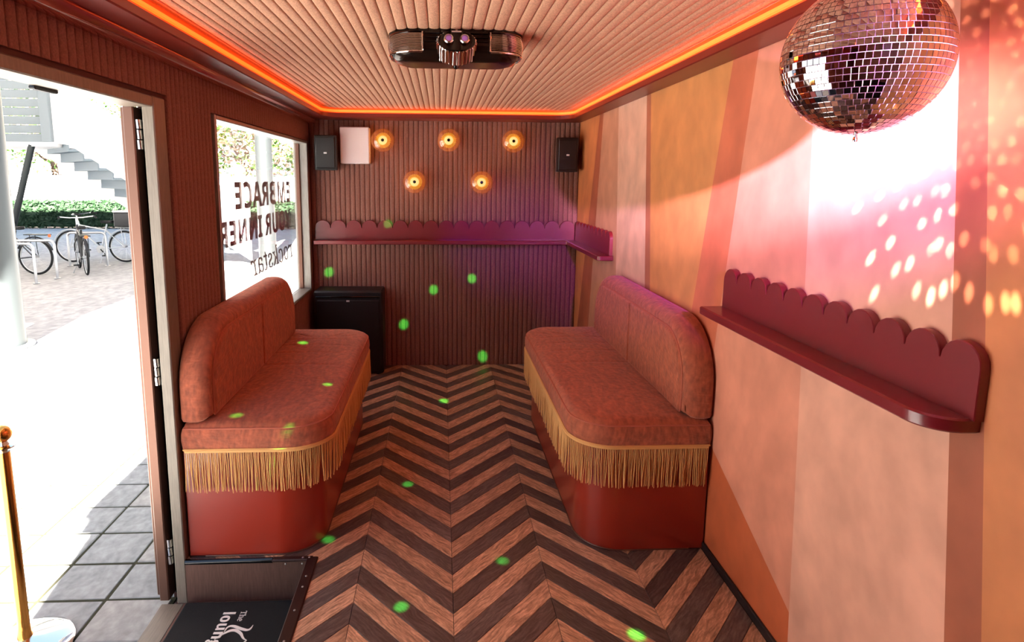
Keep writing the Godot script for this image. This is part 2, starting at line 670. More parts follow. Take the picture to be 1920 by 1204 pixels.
	var parts := [[BW - 0.1, z_win[0], -0.3, 2.2], [z_win[0], z_win[1], -0.3, y_win[0]], [z_win[0], z_win[1], y_win[1], 2.2], [z_win[1], z_door[0], -0.3, 2.2], [z_door[0], z_door[1], 1.785, 2.2], [z_door[1], FW + 0.1, -0.3, 2.2]]
	for a in parts:
		g.box(Vector3(LW - 0.0535, (a[2] + a[3]) / 2, (a[0] + a[1]) / 2), Vector3(0.087, a[3] - a[2], a[1] - a[0]))
	put("core", g.mesh(0), M.wall_core, left)
	g = Geo.new()
	for a in parts:
		g.box(Vector3(LW - 0.099, (a[2] + a[3]) / 2, (a[0] + a[1]) / 2), Vector3(0.004, a[3] - a[2], a[1] - a[0]))
	put("outer_skin", g.mesh(0), M.trailer_shell, left)
	var z := BW + 0.019
	while z < 0.0:
		var spans := [[0.0, SOFFIT]]
		if z > z_win[0] - 0.018 and z < z_win[1] + 0.018:
			spans = [[0.0, y_win[0] - 0.004], [y_win[1] + 0.004, SOFFIT]]
		elif z > z_door[0] - 0.016 and z < z_door[1]:
			spans = [[1.80, SOFFIT]]
		for s in spans:
			var o := put("flute", flute, M.wall_fabric, left, Vector3(LW - 0.012, s[0], z))
			o.rotation.y = PI / 2
			o.scale = Vector3(1, s[1] - s[0], 1)
		z += 0.038

	# mural wall: painted upright bands that lean this way and that
	var right := setting("wall_right", "mural wall of leaning bands in orange, terracotta and pink")
	g = Geo.new()
	g.box(Vector3(RW + 0.07, 0.95, (BW + FW) / 2), Vector3(0.1, 2.5, FW - BW + 0.2))
	put("core", g.mesh(0), M.wall_core, right)
	# [z at the floor, z at the top]
	var edges := [[BW, BW], [-4.613, -4.072], [-4.237, -3.98], [-3.47, -3.642], [-2.924, -3.146], [-2.831, -3.084], [-2.647, -2.22], [-2.342, -2.043], [-1.593, -1.726], [-1.024, -1.252], [-0.928, -1.187], [-0.5, -0.62], [0.05, -0.1], [FW, FW]]
	var paints := ["mural_amber", "mural_rust", "mural_clay", "mural_cream", "mural_brick", "mural_ochre", "mural_terracotta", "mural_salmon", "mural_blush", "mural_rust", "mural_amber", "mural_salmon", "mural_blush"]
	for i in paints.size():
		var a: Array = edges[i]
		var b: Array = edges[i + 1]
		var k := 0.06 / 1.945
		g = Geo.new()
		var o := PackedVector2Array([Vector2(a[0], 0.0), Vector2(b[0], 0.0), Vector2(b[1] + (b[1] - b[0]) * k, 2.005), Vector2(a[1] + (a[1] - a[0]) * k, 2.005)])
		if i == 7:      # the foot of this band is crossed by a slanting orange one
			o[0] = Vector2(-2.2667, 0.49)
			o[1] = Vector2(-1.6049, 0.17)
			var slant := Geo.new()
			slant.bulge(PackedVector2Array([Vector2(a[0], 0.0), Vector2(b[0], 0.0), o[1], o[0]]), plane(Vector3(0, 0, 1), Vector3.UP, Vector3.LEFT, Vector3(RW + 0.02, 0, 0)), [[0, 0], [0, 0.02]])
			put("painted_band", slant.mesh(0), M.mural_orange, right)
		g.bulge(o, plane(Vector3(0, 0, 1), Vector3.UP, Vector3.LEFT, Vector3(RW + 0.02, 0, 0)), [[0, 0], [0, 0.02]])
		put("painted_band", g.mesh(0), M[paints[i]], right)
	var bb := setting("baseboard_right", "black strip where the mural meets the floor")
	g = Geo.new()
	g.box(Vector3(RW - 0.006, 0.014, (BW + FW) / 2), Vector3(0.012, 0.032, FW - BW), 0.003)
	put("strip", g.mesh(), M.trim_dark, bb)

	var front := setting("wall_front", "brown wall behind the viewer")
	g = Geo.new()
	g.box(Vector3((LW + RW) / 2, 1.0, FW + 0.05), Vector3(RW - LW + 0.2, 2.4, 0.1))
	put("core", g.mesh(0), M.wall_fabric, front)

	# ceiling: padded channels that run to the back
	var ceil := setting("ceiling", "ceiling of padded beige fabric channels")
	g = Geo.new()
	g.box(Vector3((LW + RW) / 2, CEIL + 0.07, (BW + FW) / 2), Vector3(RW - LW + 0.3, 0.10, FW - BW + 0.3))
	put("core", g.mesh(0), M.wall_core, ceil)
	g = Geo.new()
	g.box(Vector3((LW + RW) / 2, CEIL + 0.16, (BW + FW) / 2), Vector3(RW - LW + 0.36, 0.08, FW - BW + 0.36))
	put("roof", g.mesh(0), M.trailer_shell, ceil)
	var pad := flute_mesh(0.0372, 0.0115)
	var count := 50
	for i in count:
		var o := put("padded_channel", pad, M.ceiling_fabric, ceil)
		o.transform = Transform3D(Basis(Vector3(1, 0, 0), Vector3(0, 0, FW - BW - 0.15), Vector3(0, -1, 0)), Vector3(-0.86 + (i + 0.5) * 1.86 / count, CEIL + 0.011, BW + 0.12))
	make_cornice()


# an upright padded rib one metre tall, its back on the xy plane, rounded towards +z
func flute_mesh(w: float, d: float) -> ArrayMesh:
	var g := Geo.new()
	var o := PackedVector2Array([Vector2(-w / 2, -0.004)])
	for i in 9:
		var a := PI * i / 8.0
		o.append(Vector2(-cos(a) * w / 2, pow(sin(a), 0.45) * d))
	o.append(Vector2(w / 2, -0.004))
	var rings := []
	for y in [0.0, 1.0]:
		var r := PackedVector3Array()
		for q in o:
			r.append(Vector3(q.x, y, q.y))
		rings.append(r)
	g.loft(rings)
	return g.mesh(50)


# the way round the room at the inner edge of the cornice: [point, outward]
func cornice_path(inset: float) -> Array:
	var x0 := -0.848 + inset
	var x1 := 0.962 - inset
	var zb := -4.42 + inset
	var r := 0.13 - inset
	var out := [[Vector2(x0, FW), Vector2(-1, 0)]]
	for i in 9:
		var a := PI + PI / 2 * i / 8.0
		out.append([Vector2(x0 + r, zb + r) + Vector2(cos(a), sin(a)) * r, Vector2(cos(a), sin(a))])
	for i in 9:
		var a := PI * 1.5 + PI / 2 * i / 8.0
		out.append([Vector2(x1 - r, zb + r) + Vector2(cos(a), sin(a)) * r, Vector2(cos(a), sin(a))])
	out.append([Vector2(x1, FW), Vector2(1, 0)])
	return out


func swept(profile: PackedVector2Array, inset := 0.0) -> Geo:
	var g := Geo.new()
	var rings := []
	for s in cornice_path(inset):
		var ring := PackedVector3Array()
		for q in profile:
			var w: Vector2 = s[0] + s[1] * q.x
			ring.append(Vector3(w.x, q.y, w.y))
		rings.append(ring)
	g.loft(rings)
	return g


func make_cornice() -> void:
	var c := setting("trim_1", "glossy red cornice round the ceiling")
	# soffit: the polygon between the inner edge and the walls, as two straight wings and a back piece with rounded inner corners
	var g := Geo.new()
	var inner := PackedVector2Array()
	for s in cornice_path(0.0):
		inner.append(s[0])
	var o := PackedVector2Array([Vector2(LW + 0.004, FW)])
	o.append_array(inner)
	o.append(Vector2(RW - 0.002, FW))
	o.append(Vector2(RW - 0.002, BW + 0.004))
	o.append(Vector2(LW + 0.004, BW + 0.004))
	g.bulge(o, plane(Vector3.RIGHT, Vector3(0, 0, 1), Vector3.UP, Vector3(0, SOFFIT, 0)), [[0.004, 0.0], [0.0, 0.004], [0.0, 0.030]])
	put("soffit", g.mesh(30), M.cornice, c)
	# upright behind the light strip
	g = swept(PackedVector2Array([Vector2(0.022, SOFFIT + 0.028), Vector2(0.05, SOFFIT + 0.028), Vector2(0.05, CEIL + 0.03), Vector2(0.022, CEIL + 0.03)]))
	put("upright", g.mesh(30), M.cornice, c)
	# rounded bead along the door wall
	g = Geo.new()
	var bead := PackedVector2Array([Vector2(LW + 0.004, SOFFIT + 0.002), Vector2(-0.945, SOFFIT + 0.002)])
	for i in 11:
		var a := PI / 2 * i / 10.0
		bead.append(Vector2(-0.993 + cos(a) * 0.048, SOFFIT - sin(a) * 0.036))
	bead.append(Vector2(LW + 0.004, SOFFIT - 0.036))
	g.bulge(bead, plane(Vector3.RIGHT, Vector3.UP, Vector3(0, 0, 1), Vector3(0, 0, BW + 0.02)), [[0, 0], [0, FW - BW - 0.02]])
	put("round_bead", g.mesh(35), M.bead_gloss, c)

	var led := thing("led_strip", "glowing orange light strip running round the ceiling edge", "light strip")
	g = swept(PackedVector2Array([Vector2(0.004, SOFFIT + 0.030), Vector2(0.021, SOFFIT + 0.030), Vector2(0.021, CEIL + 0.002), Vector2(0.004, CEIL + 0.002)]))
	put("diffuser", g.mesh(30), M.led_diffuser, led)
	g = swept(PackedVector2Array([Vector2(-0.004, SOFFIT + 0.040), Vector2(0.003, SOFFIT + 0.036), Vector2(0.003, SOFFIT + 0.054), Vector2(-0.004, SOFFIT + 0.050)]))
	put("glowing_tube", g.mesh(30), M.led_core, led)
	var orange := Color(1.0, 0.36, 0.12)
	var y := 1.992
	area(Vector3(-0.838, y, -2.1), Vector3(1, -0.15, 0), Vector2(4.3, 0.02), 0.13, orange, "led_glow", Vector3.UP)
	area(Vector3(0.952, y, -2.1), Vector3(-1, -0.15, 0), Vector2(4.3, 0.02), 0.13, orange, "led_glow", Vector3.UP)
	area(Vector3(0.057, y, -4.40), Vector3(0, -0.15, 1), Vector2(1.5, 0.02), 0.05, orange, "led_glow", Vector3.UP)


func make_openings() -> void:
	var g: Geo
	var win := setting("window_1", "fixed window with metal frame and black lettering on the glass")
	var z0 := -4.55
	var z1 := -2.717
	var y0 := 0.64
	var y1 := 1.782
	for a in [[z0 + 0.004, z0 + 0.024, y0, y1], [z1 - 0.024, z1 - 0.004, y0, y1], [z0 + 0.024, z1 - 0.024, y0 + 0.002, y0 + 0.022], [z0 + 0.024, z1 - 0.024, y1 - 0.022, y1 - 0.002]]:
		g = Geo.new()
		g.box(Vector3(LW - 0.042, (a[2] + a[3]) / 2, (a[0] + a[1]) / 2), Vector3(0.10, a[3] - a[2], a[1] - a[0]), 0.004)
		put("frame_rail", g.mesh(), M.window_metal, win)
	for a in [[z0 + 0.025, z0 + 0.040, y0 + 0.022, y1 - 0.022], [z1 - 0.040, z1 - 0.025, y0 + 0.022, y1 - 0.022]]:
		g = Geo.new()
		g.box(Vector3(LW - 0.065, (a[2] + a[3]) / 2, (a[0] + a[1]) / 2), Vector3(0.03, a[3] - a[2], a[1] - a[0]), 0.003)
		put("glazing_bead", g.mesh(), M.bronze_metal, win)
	g = Geo.new()
	g.box(Vector3(LW - 0.065, (y0 + y1) / 2, (z0 + z1) / 2), Vector3(0.005, y1 - y0 - 0.05, z1 - z0 - 0.08))
	put("pane", g.mesh(0), M.glass, win)
	lettering("EMBRACE", "sans", 800, win, Vector3(LW - 0.069, 1.333, -4.295), 1.145, 0.150)
	lettering("YOUR INNER", "sans", 800, win, Vector3(LW - 0.069, 1.150, -4.265), 1.375, 0.135)
	lettering("rockstar", "serif", 400, win, Vector3(LW - 0.069, 0.938, -4.30), 0.93, 0.135, 0.25)

	var door := setting("door_1", "open doorway with metal frame and folded-back door leaf")
	for a in [[-2.262, -2.172, -0.20, 1.785, 0.12], [-0.89, -0.80, -0.20, 1.785, 0.12]]:
		g = Geo.new()
		g.box(Vector3(LW - 0.021, (a[2] + a[3]) / 2, (a[0] + a[1]) / 2), Vector3(0.042, a[3] - a[2], a[1] - a[0]), 0.004)
		put("frame_post", g.mesh(), M.aluminium, door)
	g = Geo.new()
	g.box(Vector3(LW - 0.052, 1.765, -1.531), Vector3(0.10, 0.038, 1.282), 0.004)
	put("frame_head", g.mesh(), M.aluminium, door)
	g = Geo.new()
	g.box(Vector3(LW - 0.10, 1.742, -1.75), Vector3(0.02, 0.012, 0.10), 0.003)
	put("latch_plate", g.mesh(), M.black_gloss, door)
	g = Geo.new()
	g.box(Vector3(LW - 0.058, -0.188, -1.53), Vector3(0.09, 0.02, 1.28), 0.004)
	put("threshold", g.mesh(), M.aluminium, door)
	g = Geo.new()
	g.box(Vector3(-1.131, 0.785, -2.42), Vector3(0.042, 1.93, 0.40), 0.004)
	var leaf := put("door_leaf", g.mesh(), M.bronze_metal, door)
	g = Geo.new()
	g.box(Vector3(-1.107, 0.785, -2.215), Vector3(0.038, 1.93, 0.06), 0.004)
	put("stile", g.mesh(), M.bronze_metal, leaf)
	g = Geo.new()
	g.box(Vector3(-1.069, 0.785, -2.240), Vector3(0.034, 1.93, 0.012), 0.002)
	put("edge_seal", g.mesh(), M.black_gloss, leaf)
	for y in [1.60, 0.72, -0.02]:
		for k in 3:
			g = Geo.new()
			g.tube(PackedVector3Array([Vector3(-1.076, y + k * 0.036, -2.197), Vector3(-1.076, y + k * 0.036 + 0.032, -2.197)]), 0.011 if k != 1 else 0.010, 12)
			put("hinge_barrel", g.mesh(), M.chrome, leaf)


func lettering(words: String, family: String, weight: int, parent: Node, at: Vector3, wide: float, tall: float, slant := 0.0) -> void:
	var f := SystemFont.new()
	f.font_names = PackedStringArray(["Droid Serif" if family == "serif" else "Droid Sans"])
	f.font_weight = weight
	var thick := FontVariation.new()
	thick.base_font = f
	thick.variation_embolden = 0.35 if weight > 500 else 0.15
	var t := TextMesh.new()
	t.text = words
	t.font = thick
	t.font_size = 96
	t.pixel_size = 0.002
	t.depth = 0.01
	t.curve_step = 2.0
	t.horizontal_alignment = HORIZONTAL_ALIGNMENT_LEFT
	var b := t.get_aabb()
	var o := put("lettering", t, M.letter_black, parent)
	var sx := wide / b.size.x
	var sy := tall / b.size.y
	# read from the street: x runs along +z, the face looks to -x
	o.transform = Transform3D(Basis(Vector3(0, 0, sx), Vector3(0, sy, slant * sy), Vector3(-0.15, 0, 0)), at - Vector3(0, b.position.y * sy, b.position.x * sx + b.position.y * slant * sy))


# ------------------------------------------------------------------ furniture
# dir: which way along x the bench faces
func make_bench(label: String, at: Vector3, dir: float, long: float, deep: float) -> void:
	var t := thing("velvet_bench", label, "bench", at, "velvet benches along the walls")
	var h := long / 2
	var out := Vector3(dir, 0, 0)
	var P := plane(out, Vector3(0, 0, 1), Vector3.UP)        # plan: x = away from the wall, y = z, extrusion up
	var g := Geo.new()
	var seat := rounded([Vector2(0.004, h), Vector2(deep, h), Vector2(deep, -h), Vector2(0.004, -h)], [0.012, 0.17, 0.17, 0.012], 14)
	seat = denser(seat, 0.012)
	# plinth
	var base := rounded([Vector2(0.003, h - 0.012), Vector2(deep - 0.045, h - 0.012), Vector2(deep - 0.045, -h + 0.03), Vector2(0.003, -h + 0.03)], [0.004, 0.17, 0.16, 0.004], 16)
	base = denser(base, 0.06)
	g.bulge(base, P, [[0.004, 0.001], [0.0, 0.006], [0.0, 0.456]])
	put("plinth", g.mesh(35), M.lacquer_red, t)
	g = Geo.new()
	var rim := PackedVector3Array()
	for q in base:
		if q.x > 0.02:
			rim.append(P * Vector3(q.x + 0.001, q.y, 0.003))
	g.tube(rim, 0.003, 6)
	put("plinth_bead", g.mesh(), M.bronze_metal, t)
	# seat cushion
	g = Geo.new()
	var nn := Geo.normals_of(seat)
	var rings := []
	for s in [[0.03, 0.452], [0.008, 0.453], [0.0, 0.462], [-0.004, 0.49], [-0.003, 0.52], [0.003, 0.540], [0.014, 0.554], [0.032, 0.5625], [0.060, 0.566]]:
		var ring := PackedVector3Array()
		for i in seat.size():
			var q: Vector2 = seat[i] - nn[i] * s[0]
			ring.append(P * Vector3(q.x, q.y, s[1]))
		rings.append(ring)
	var last: PackedVector3Array = rings[rings.size() - 1]
	for s in [[0.25, 0.5695], [0.55, 0.572], [0.85, 0.573], [1.0, 0.573]]:
		var ring := PackedVector3Array()
		for i in seat.size():
			var q: Vector2 = seat[i] - nn[i] * 0.060
			var mid := Vector2(deep * 0.5, clampf(q.y, -h + deep * 0.5, h - deep * 0.5))
			q = q.lerp(mid, s[0])
			# shallow pleats pulled across the seat
			var crease := 0.0
			for c in [-0.42, -0.36, -0.30, -0.22, -0.12, 0.02]:
				crease += exp(-pow((q.y - c * long) / 0.008, 2.0)) * 0.0045 * (1.0 - 0.5 * absf(s[0] - 0.4))
			ring.append(P * Vector3(q.x, q.y, s[1] - crease))
		rings.append(ring)
	g.loft(rings, true, false)
	put("seat_cushion", g.mesh(50), M.velvet, t)
	# seam along the cushion's upper and lower edge
	for s in [[0.004, 0.5415, 0.0035], [-0.001, 0.4585, 0.0045]]:
		g = Geo.new()
		var seam := PackedVector3Array()
		for i in seat.size():
			var q: Vector2 = seat[i] - nn[i] * s[0]
			if seat[i].x > 0.01:
				seam.append(P * Vector3(q.x, q.y, s[1]))
		g.tube(seam, s[2], 6)
		put("piping", g.mesh(), M.velvet_piping if s[1] > 0.5 else M.fringe, t)
	# fringe
	var walk := []      # points along the three open sides
	for i in seat.size():
		if seat[i].x > 0.0155:
			walk.append([seat[i], nn[i]])
	g = Geo.new()
	var band := []
	for s in walk:
		var ring := PackedVector3Array()
		for k in [[0.0, 0.457], [-0.006, 0.457], [-0.006, 0.448], [0.0, 0.448]]:
			var q: Vector2 = s[0] - s[1] * k[0]
			ring.append(P * Vector3(q.x, q.y, k[1]))
		band.append(ring)
	g.loft(band)
	put("fringe_heading", g.mesh(), M.fringe, t)
	g = Geo.new()
	var total := 0.0
	var lens := [0.0]
	for i in range(1, walk.size()):
		total += (walk[i][0] - walk[i - 1][0]).length()
		lens.append(total)
	var s_at := 0.003
	var seg := 1
	while s_at < total - 0.003:
		while lens[seg] < s_at:
			seg += 1
		var f: float = (s_at - lens[seg - 1]) / maxf(1e-6, lens[seg] - lens[seg - 1])
		var q: Vector2 = walk[seg - 1][0].lerp(walk[seg][0], f)
		var nrm: Vector2 = walk[seg - 1][1].lerp(walk[seg][1], f).normalized()
		var side := Vector2(-nrm.y, nrm.x)
		var pts := PackedVector3Array()
		var drift := rng.randf_range(-0.006, 0.006)
		var lean := rng.randf_range(-0.009, 0.006)
		var length := rng.randf_range(0.155, 0.166)
		for k in 6:
			var e := k / 5.0
			var w := q + nrm * (0.004 + lean * e + rng.randf_range(-0.0008, 0.0008)) + side * (drift * e * e + rng.randf_range(-0.0009, 0.0009))
			pts.append(P * Vector3(w.x, w.y, 0.448 - length * e))
		g.tube(pts, [0.0019, 0.0020, 0.0021, 0.0021, 0.0021, 0.0016], 5)
		s_at += rng.randf_range(0.0052, 0.0078)
	var fr := put("fringe", g.mesh(60), M.fringe, t, Vector3.ZERO, "golden cord fringe hanging below the seat")
	fr.set_meta("kind", "stuff")
	# backrest: rounded slab with a rolled border, two front panels and piping
	var B := plane(Vector3(0, 0, 1), Vector3.UP, out)
	var zn := h - 0.004
	var zf := -h + 0.085
	var slab := rounded([Vector2(zn, 0.562), Vector2(zn, 0.945), Vector2(zf, 0.945), Vector2(zf, 0.562)], [0.02, 0.25, 0.25, 0.02], 18)
	slab = denser(slab, 0.06)
	g = Geo.new()
	g.bulge(slab, B, [[0.012, 0.004], [0.002, 0.012], [-0.001, 0.035], [0.0, 0.065], [0.006, 0.085], [0.018, 0.102], [0.034, 0.111], [0.052, 0.112]])
	var back := put("backrest", g.mesh(50), M.velvet, t)
	var face := denser(rounded([Vector2(zn - 0.056, 0.575), Vector2(zn - 0.056, 0.889), Vector2(zf + 0.056, 0.889), Vector2(zf + 0.056, 0.575)], [0.015, 0.194, 0.194, 0.015], 18), 0.06)
	var mid_z := (zn + zf) / 2
	for k in 2:
		var zone := PackedVector2Array([Vector2(mid_z + (0.0008 if k == 0 else -2.0), 0.0), Vector2(mid_z + (2.0 if k == 0 else -0.0008), 0.0), Vector2(mid_z + (2.0 if k == 0 else -0.0008), 2.0), Vector2(mid_z + (0.0008 if k == 0 else -2.0), 2.0)])
		for piece in Geometry2D.intersect_polygons(face, zone):
			g = Geo.new()
			var o: PackedVector2Array = denser(piece, 0.05)
			g.bulge(o, B, [[0.0, 0.100], [0.0, 0.112], [0.002, 0.1165], [0.007, 0.1205], [0.012, 0.1220]])
			put("back_panel", g.mesh(50), M.velvet, back)
	g = Geo.new()
	var pipe := PackedVector3Array()
	for q in face:
		pipe.append(B * Vector3(q.x, q.y, 0.1125))
	g.tube(pipe, 0.0045, 6, true)
	put("piping", g.mesh(), M.velvet_piping, back)


func denser(o: PackedVector2Array, step: float) -> PackedVector2Array:
	var out := PackedVector2Array()
	for i in o.size():
		var a := o[i]
		var b := o[(i + 1) % o.size()]
		var k := maxi(1, int(ceil(a.distance_to(b) / step)))
		for j in k:
			out.append(a.lerp(b, float(j) / k))
	return out


# a row of round scallops over a straight lower edge, in the plane (along, up)
func scallops(from: float, to: float, low: float, top: float, count: int) -> PackedVector2Array:
	var o := PackedVector2Array([Vector2(from, low)])
	var p := (to - from) / count
	var r := absf(p) / 2 * 0.985
	for i in count:
		var c := from + p * (i + 0.5)
		for k in 11:
			var a := PI * (1.0 - k / 10.0)
			o.append(Vector2(c + cos(a) * r * signf(p), top - r + sin(a) * r))
	o.append(Vector2(to, low))
	return o


func make_shelves() -> void:
	var g := Geo.new()
	var t := thing("wall_shelf", "wine-red shelf with scalloped back on the mural wall", "shelf", Vector3(RW, 1.0, -1.6))
	var plan := rounded([Vector2(0.001, 0.53), Vector2(0.102, 0.53), Vector2(0.102, -0.545), Vector2(0.001, -0.545)], [0.0, 0.075, 0.006, 0.0], 10)
	g.bulge(plan, plane(Vector3.LEFT, Vector3(0, 0, 1), Vector3.UP), [[0.004, 0.0], [0.0, 0.004], [0.0, 0.027], [0.005, 0.031]])
	put("board", g.mesh(35), M.lacquer_wine, t)
	g = Geo.new()
	g.bulge(scallops(0.535, -0.53, 0.028, 0.183, 11), plane(Vector3(0, 0, 1), Vector3.UP, Vector3.LEFT), [[0.0, 0.001], [0.0, 0.020], [0.0015, 0.022]])
	put("scalloped_back", g.mesh(35), M.lacquer_wine, t)

	t = thing("corner_shelf", "long wine-red corner shelf with scalloped back across the fluted wall", "shelf", Vector3(RW, 1.0, BW))
	var l := LW - RW + 0.03
	plan = rounded([Vector2(l, 0.004), Vector2(-0.002, 0.004), Vector2(-0.002, 1.02), Vector2(-0.10, 1.02), Vector2(-0.10, 0.10), Vector2(l, 0.10)], [0, 0, 0, 0.025, 0.01, 0.005], 6)
	g = Geo.new()
	g.bulge(plan, plane(Vector3.RIGHT, Vector3(0, 0, 1), Vector3.UP), [[0.003, 0.0], [0.0, 0.004], [0.0, 0.027], [0.004, 0.031]])
	put("board", g.mesh(35), M.lacquer_wine, t)
	g = Geo.new()
	g.bulge(scallops(l, -0.024, 0.028, 0.183, 17), plane(Vector3.RIGHT, Vector3.UP, Vector3(0, 0, 1), Vector3(0, 0, 0.004)), [[0.0, 0.001], [0.0, 0.020], [0.0015, 0.022]])
	put("scalloped_back", g.mesh(35), M.lacquer_wine, t)
	g = Geo.new()
	g.bulge(scallops(0.028, 1.0, 0.028, 0.183, 10), plane(Vector3(0, 0, 1), Vector3.UP, Vector3.LEFT), [[0.0, 0.001], [0.0, 0.020], [0.0015, 0.022]])
	put("scalloped_back", g.mesh(35), M.lacquer_wine, t)


func make_back_wall_things() -> void:
	var g: Geo
	# wall lamps
	var lamp := thing("wall_lamp", "", "wall lamp", Vector3(-0.443, 1.794, BW), "amber wall lamps on the fluted wall")
	var face := plane(Vector3.RIGHT, Vector3(0, 0, 1), Vector3.DOWN)       # lathe axis y -> +z
	g = Geo.new()
	g.lathe(PackedVector2Array([Vector2(0.001, 0.0), Vector2(0.052, 0.0), Vector2(0.055, 0.004), Vector2(0.050, 0.016), Vector2(0.001, 0.018)]), face, 28)
	put("back_plate", g.mesh(30), M.brass, lamp)
	# ribbed amber dome
	g = Geo.new()
	var rings := []
	for s in [[0.050, 0.018], [0.057, 0.026], [0.058, 0.036], [0.053, 0.048], [0.042, 0.058], [0.030, 0.063]]:
		var ring := PackedVector3Array()
		for i in 72:
			var a := TAU * i / 72
			var r: float = s[0] * (1.0 + (0.035 if i % 3 == 0 else -0.02))
			ring.append(Vector3(cos(a) * r, sin(a) * r, s[1]))
		rings.append(ring)
	g.loft(rings)
	put("amber_shade", g.mesh(25), M.amber_shade, lamp)
	g = Geo.new()
	g.lathe(PackedVector2Array([Vector2(0.001, 0.062), Vector2(0.034, 0.062), Vector2(0.030, 0.068), Vector2(0.016, 0.073), Vector2(0.001, 0.074)]), face, 28)
	put("glowing_core", g.mesh(), M.lamp_core, lamp)
	g = Geo.new()
	g.lathe(PackedVector2Array([Vector2(0.001, 0.070), Vector2(0.011, 0.072), Vector2(0.012, 0.080), Vector2(0.008, 0.086), Vector2(0.001, 0.087)]), face, 18)
	put("finial", g.mesh(), M.black_gloss, lamp)
	# clear glass bowl round it
	g = Geo.new()
	var bowl := PackedVector2Array()
	for i in 15:
		var a := deg_to_rad(-62 + 124.0 * i / 14)
		bowl.append(Vector2(cos(a) * 0.089, 0.060 + sin(a) * 0.060))
	for i in range(14, -1, -1):
		var a := deg_to_rad(-62 + 124.0 * i / 14)
		bowl.append(Vector2(cos(a) * 0.085, 0.060 + sin(a) * 0.056))
	var gr := []
	for q in bowl:
		var ring := PackedVector3Array()
		for i in 40:
			var a := TAU * i / 40
			ring.append(Vector3(cos(a) * q.x, sin(a) * q.x, q.y))
		gr.append(ring)
	g.loft(gr, false, false, true)
	put("glass_bowl", g.mesh(60), M.lamp_glass, lamp, Vector3.ZERO, "clear glass bowl")
	var l := OmniLight3D.new()
	l.name = "lamp_light"
	lamp.add_child(l)
	l.position = Vector3(0, 0, 0.045)
	l.light_energy = 0.012
	l.light_color = Color(1.0, 0.62, 0.28)
	l.light_size = 0.03
	l.omni_range = 8.0
	l.omni_attenuation = 2.0
	l.shadow_enabled = true
	var spots := [[-0.443, 1.794, "amber glass wall lamp beside the white wall box"], [0.058, 1.799, "amber glass wall lamp at the middle of the upper row"], [0.556, 1.796, "amber glass wall lamp of the upper row, next to a small black speaker"], [-0.204, 1.482, "amber glass wall lamp of the lower row, nearer the window"], [0.313, 1.481, "amber glass wall lamp of the lower row, nearer the mural wall"]]
	for i in spots.size():
		var s: Array = spots[i]
		if i == 0:
			lamp.set_meta("label", s[2])
		else:
			copy_of(lamp, Vector3(s[0], s[1], BW), s[2])

	# loudspeakers
	for k in 2:
		var x: float = [-0.855, 0.955][k]
		var sp := thing("wall_speaker", ["small black wall speaker beside the window", "small black wall speaker against the mural wall"][k], "speaker", Vector3(x, 1.565, BW), "small black wall speakers")
		g = Geo.new()
		var turn := 1.0 if k == 0 else -1.0
		var outline := PackedVector2Array([Vector2(-0.079, 0.175), Vector2(0.079, 0.175), Vector2(0.079, 0.120), Vector2(0.045, 0.032), Vector2(-0.045, 0.032), Vector2(-0.079, 0.120)])
		g.bulge(outline, plane(Vector3.RIGHT, Vector3(0, 0, 1), Vector3.UP), [[0.003, 0.0], [0.0, 0.004], [0.0, 0.251], [0.003, 0.255]])
		put("cabinet", g.mesh(30), M.black_plastic, sp)
		g = Geo.new()
		g.box(Vector3(0, 0.1275, 0.179), Vector3(0.140, 0.225, 0.010), 0.004)
		put("grille", g.mesh(), M.black_plastic, sp)
		for y in [0.012, 0.243]:
			g = Geo.new()
			g.box(Vector3(0, y, 0.179), Vector3(0.136, 0.008, 0.012), 0.002)
			put("bar", g.mesh(), M.trim_dark, sp)
		g = Geo.new()
		g.box(Vector3(0.0, 0.125, 0.186), Vector3(0.022, 0.012, 0.004), 0.001)
		put("badge", g.mesh(), M.badge, sp)
		g = Geo.new()
		g.box(Vector3(0, 0.1275, 0.018), Vector3(0.05, 0.12, 0.034), 0.003)
		put("bracket", g.mesh(), M.trim_dark, sp)

	var sub := thing("floor_speaker", "big black subwoofer cabinet on the floor beside the window", "speaker", Vector3(-0.705, 0.0, BW + 0.125))
	g = Geo.new()
	g.box(Vector3(0, 0.335, 0), Vector3(0.52, 0.65, 0.22), 0.012)
	put("cabinet", g.mesh(), M.black_plastic, sub)
	g = Geo.new()
	g.box(Vector3(0, 0.31, 0.112), Vector3(0.47, 0.56, 0.012), 0.005)
	put("grille", g.mesh(), M.black_plastic, sub)
	g = Geo.new()
	g.box(Vector3(0, 0.615, 0.113), Vector3(0.48, 0.012, 0.014), 0.003)
	put("bar", g.mesh(), M.black_gloss, sub)
	g = Geo.new()
	g.box(Vector3(0, 0.585, 0.120), Vector3(0.024, 0.012, 0.004), 0.001)
	put("badge", g.mesh(), M.badge, sub)
	for sx in [-0.22, 0.22]:
		for sz in [-0.08, 0.08]:
			g = Geo.new()
			g.lathe(PackedVector2Array([Vector2(0.001, 0), Vector2(0.016, 0), Vector2(0.018, 0.011), Vector2(0.001, 0.012)]), Transform3D(Basis.IDENTITY, Vector3(sx, 0, sz)), 12)
			put("foot", g.mesh(), M.rubber, sub)

	var wb := thing("wall_box", "white square wall box beside the upper row of lamps", "wall box", Vector3(-0.652, 1.615, BW))
	g = Geo.new()
	g.box(Vector3(0, 0.137, 0.045), Vector3(0.220, 0.272, 0.09), 0.006)
	put("cover", g.mesh(), M.white_box, wb)
	g = Geo.new()
	g.box(Vector3(0, 0.137, 0.008), Vector3(0.20, 0.25, 0.016))
	put("back_plate", g.mesh(0), M.white_box, wb)


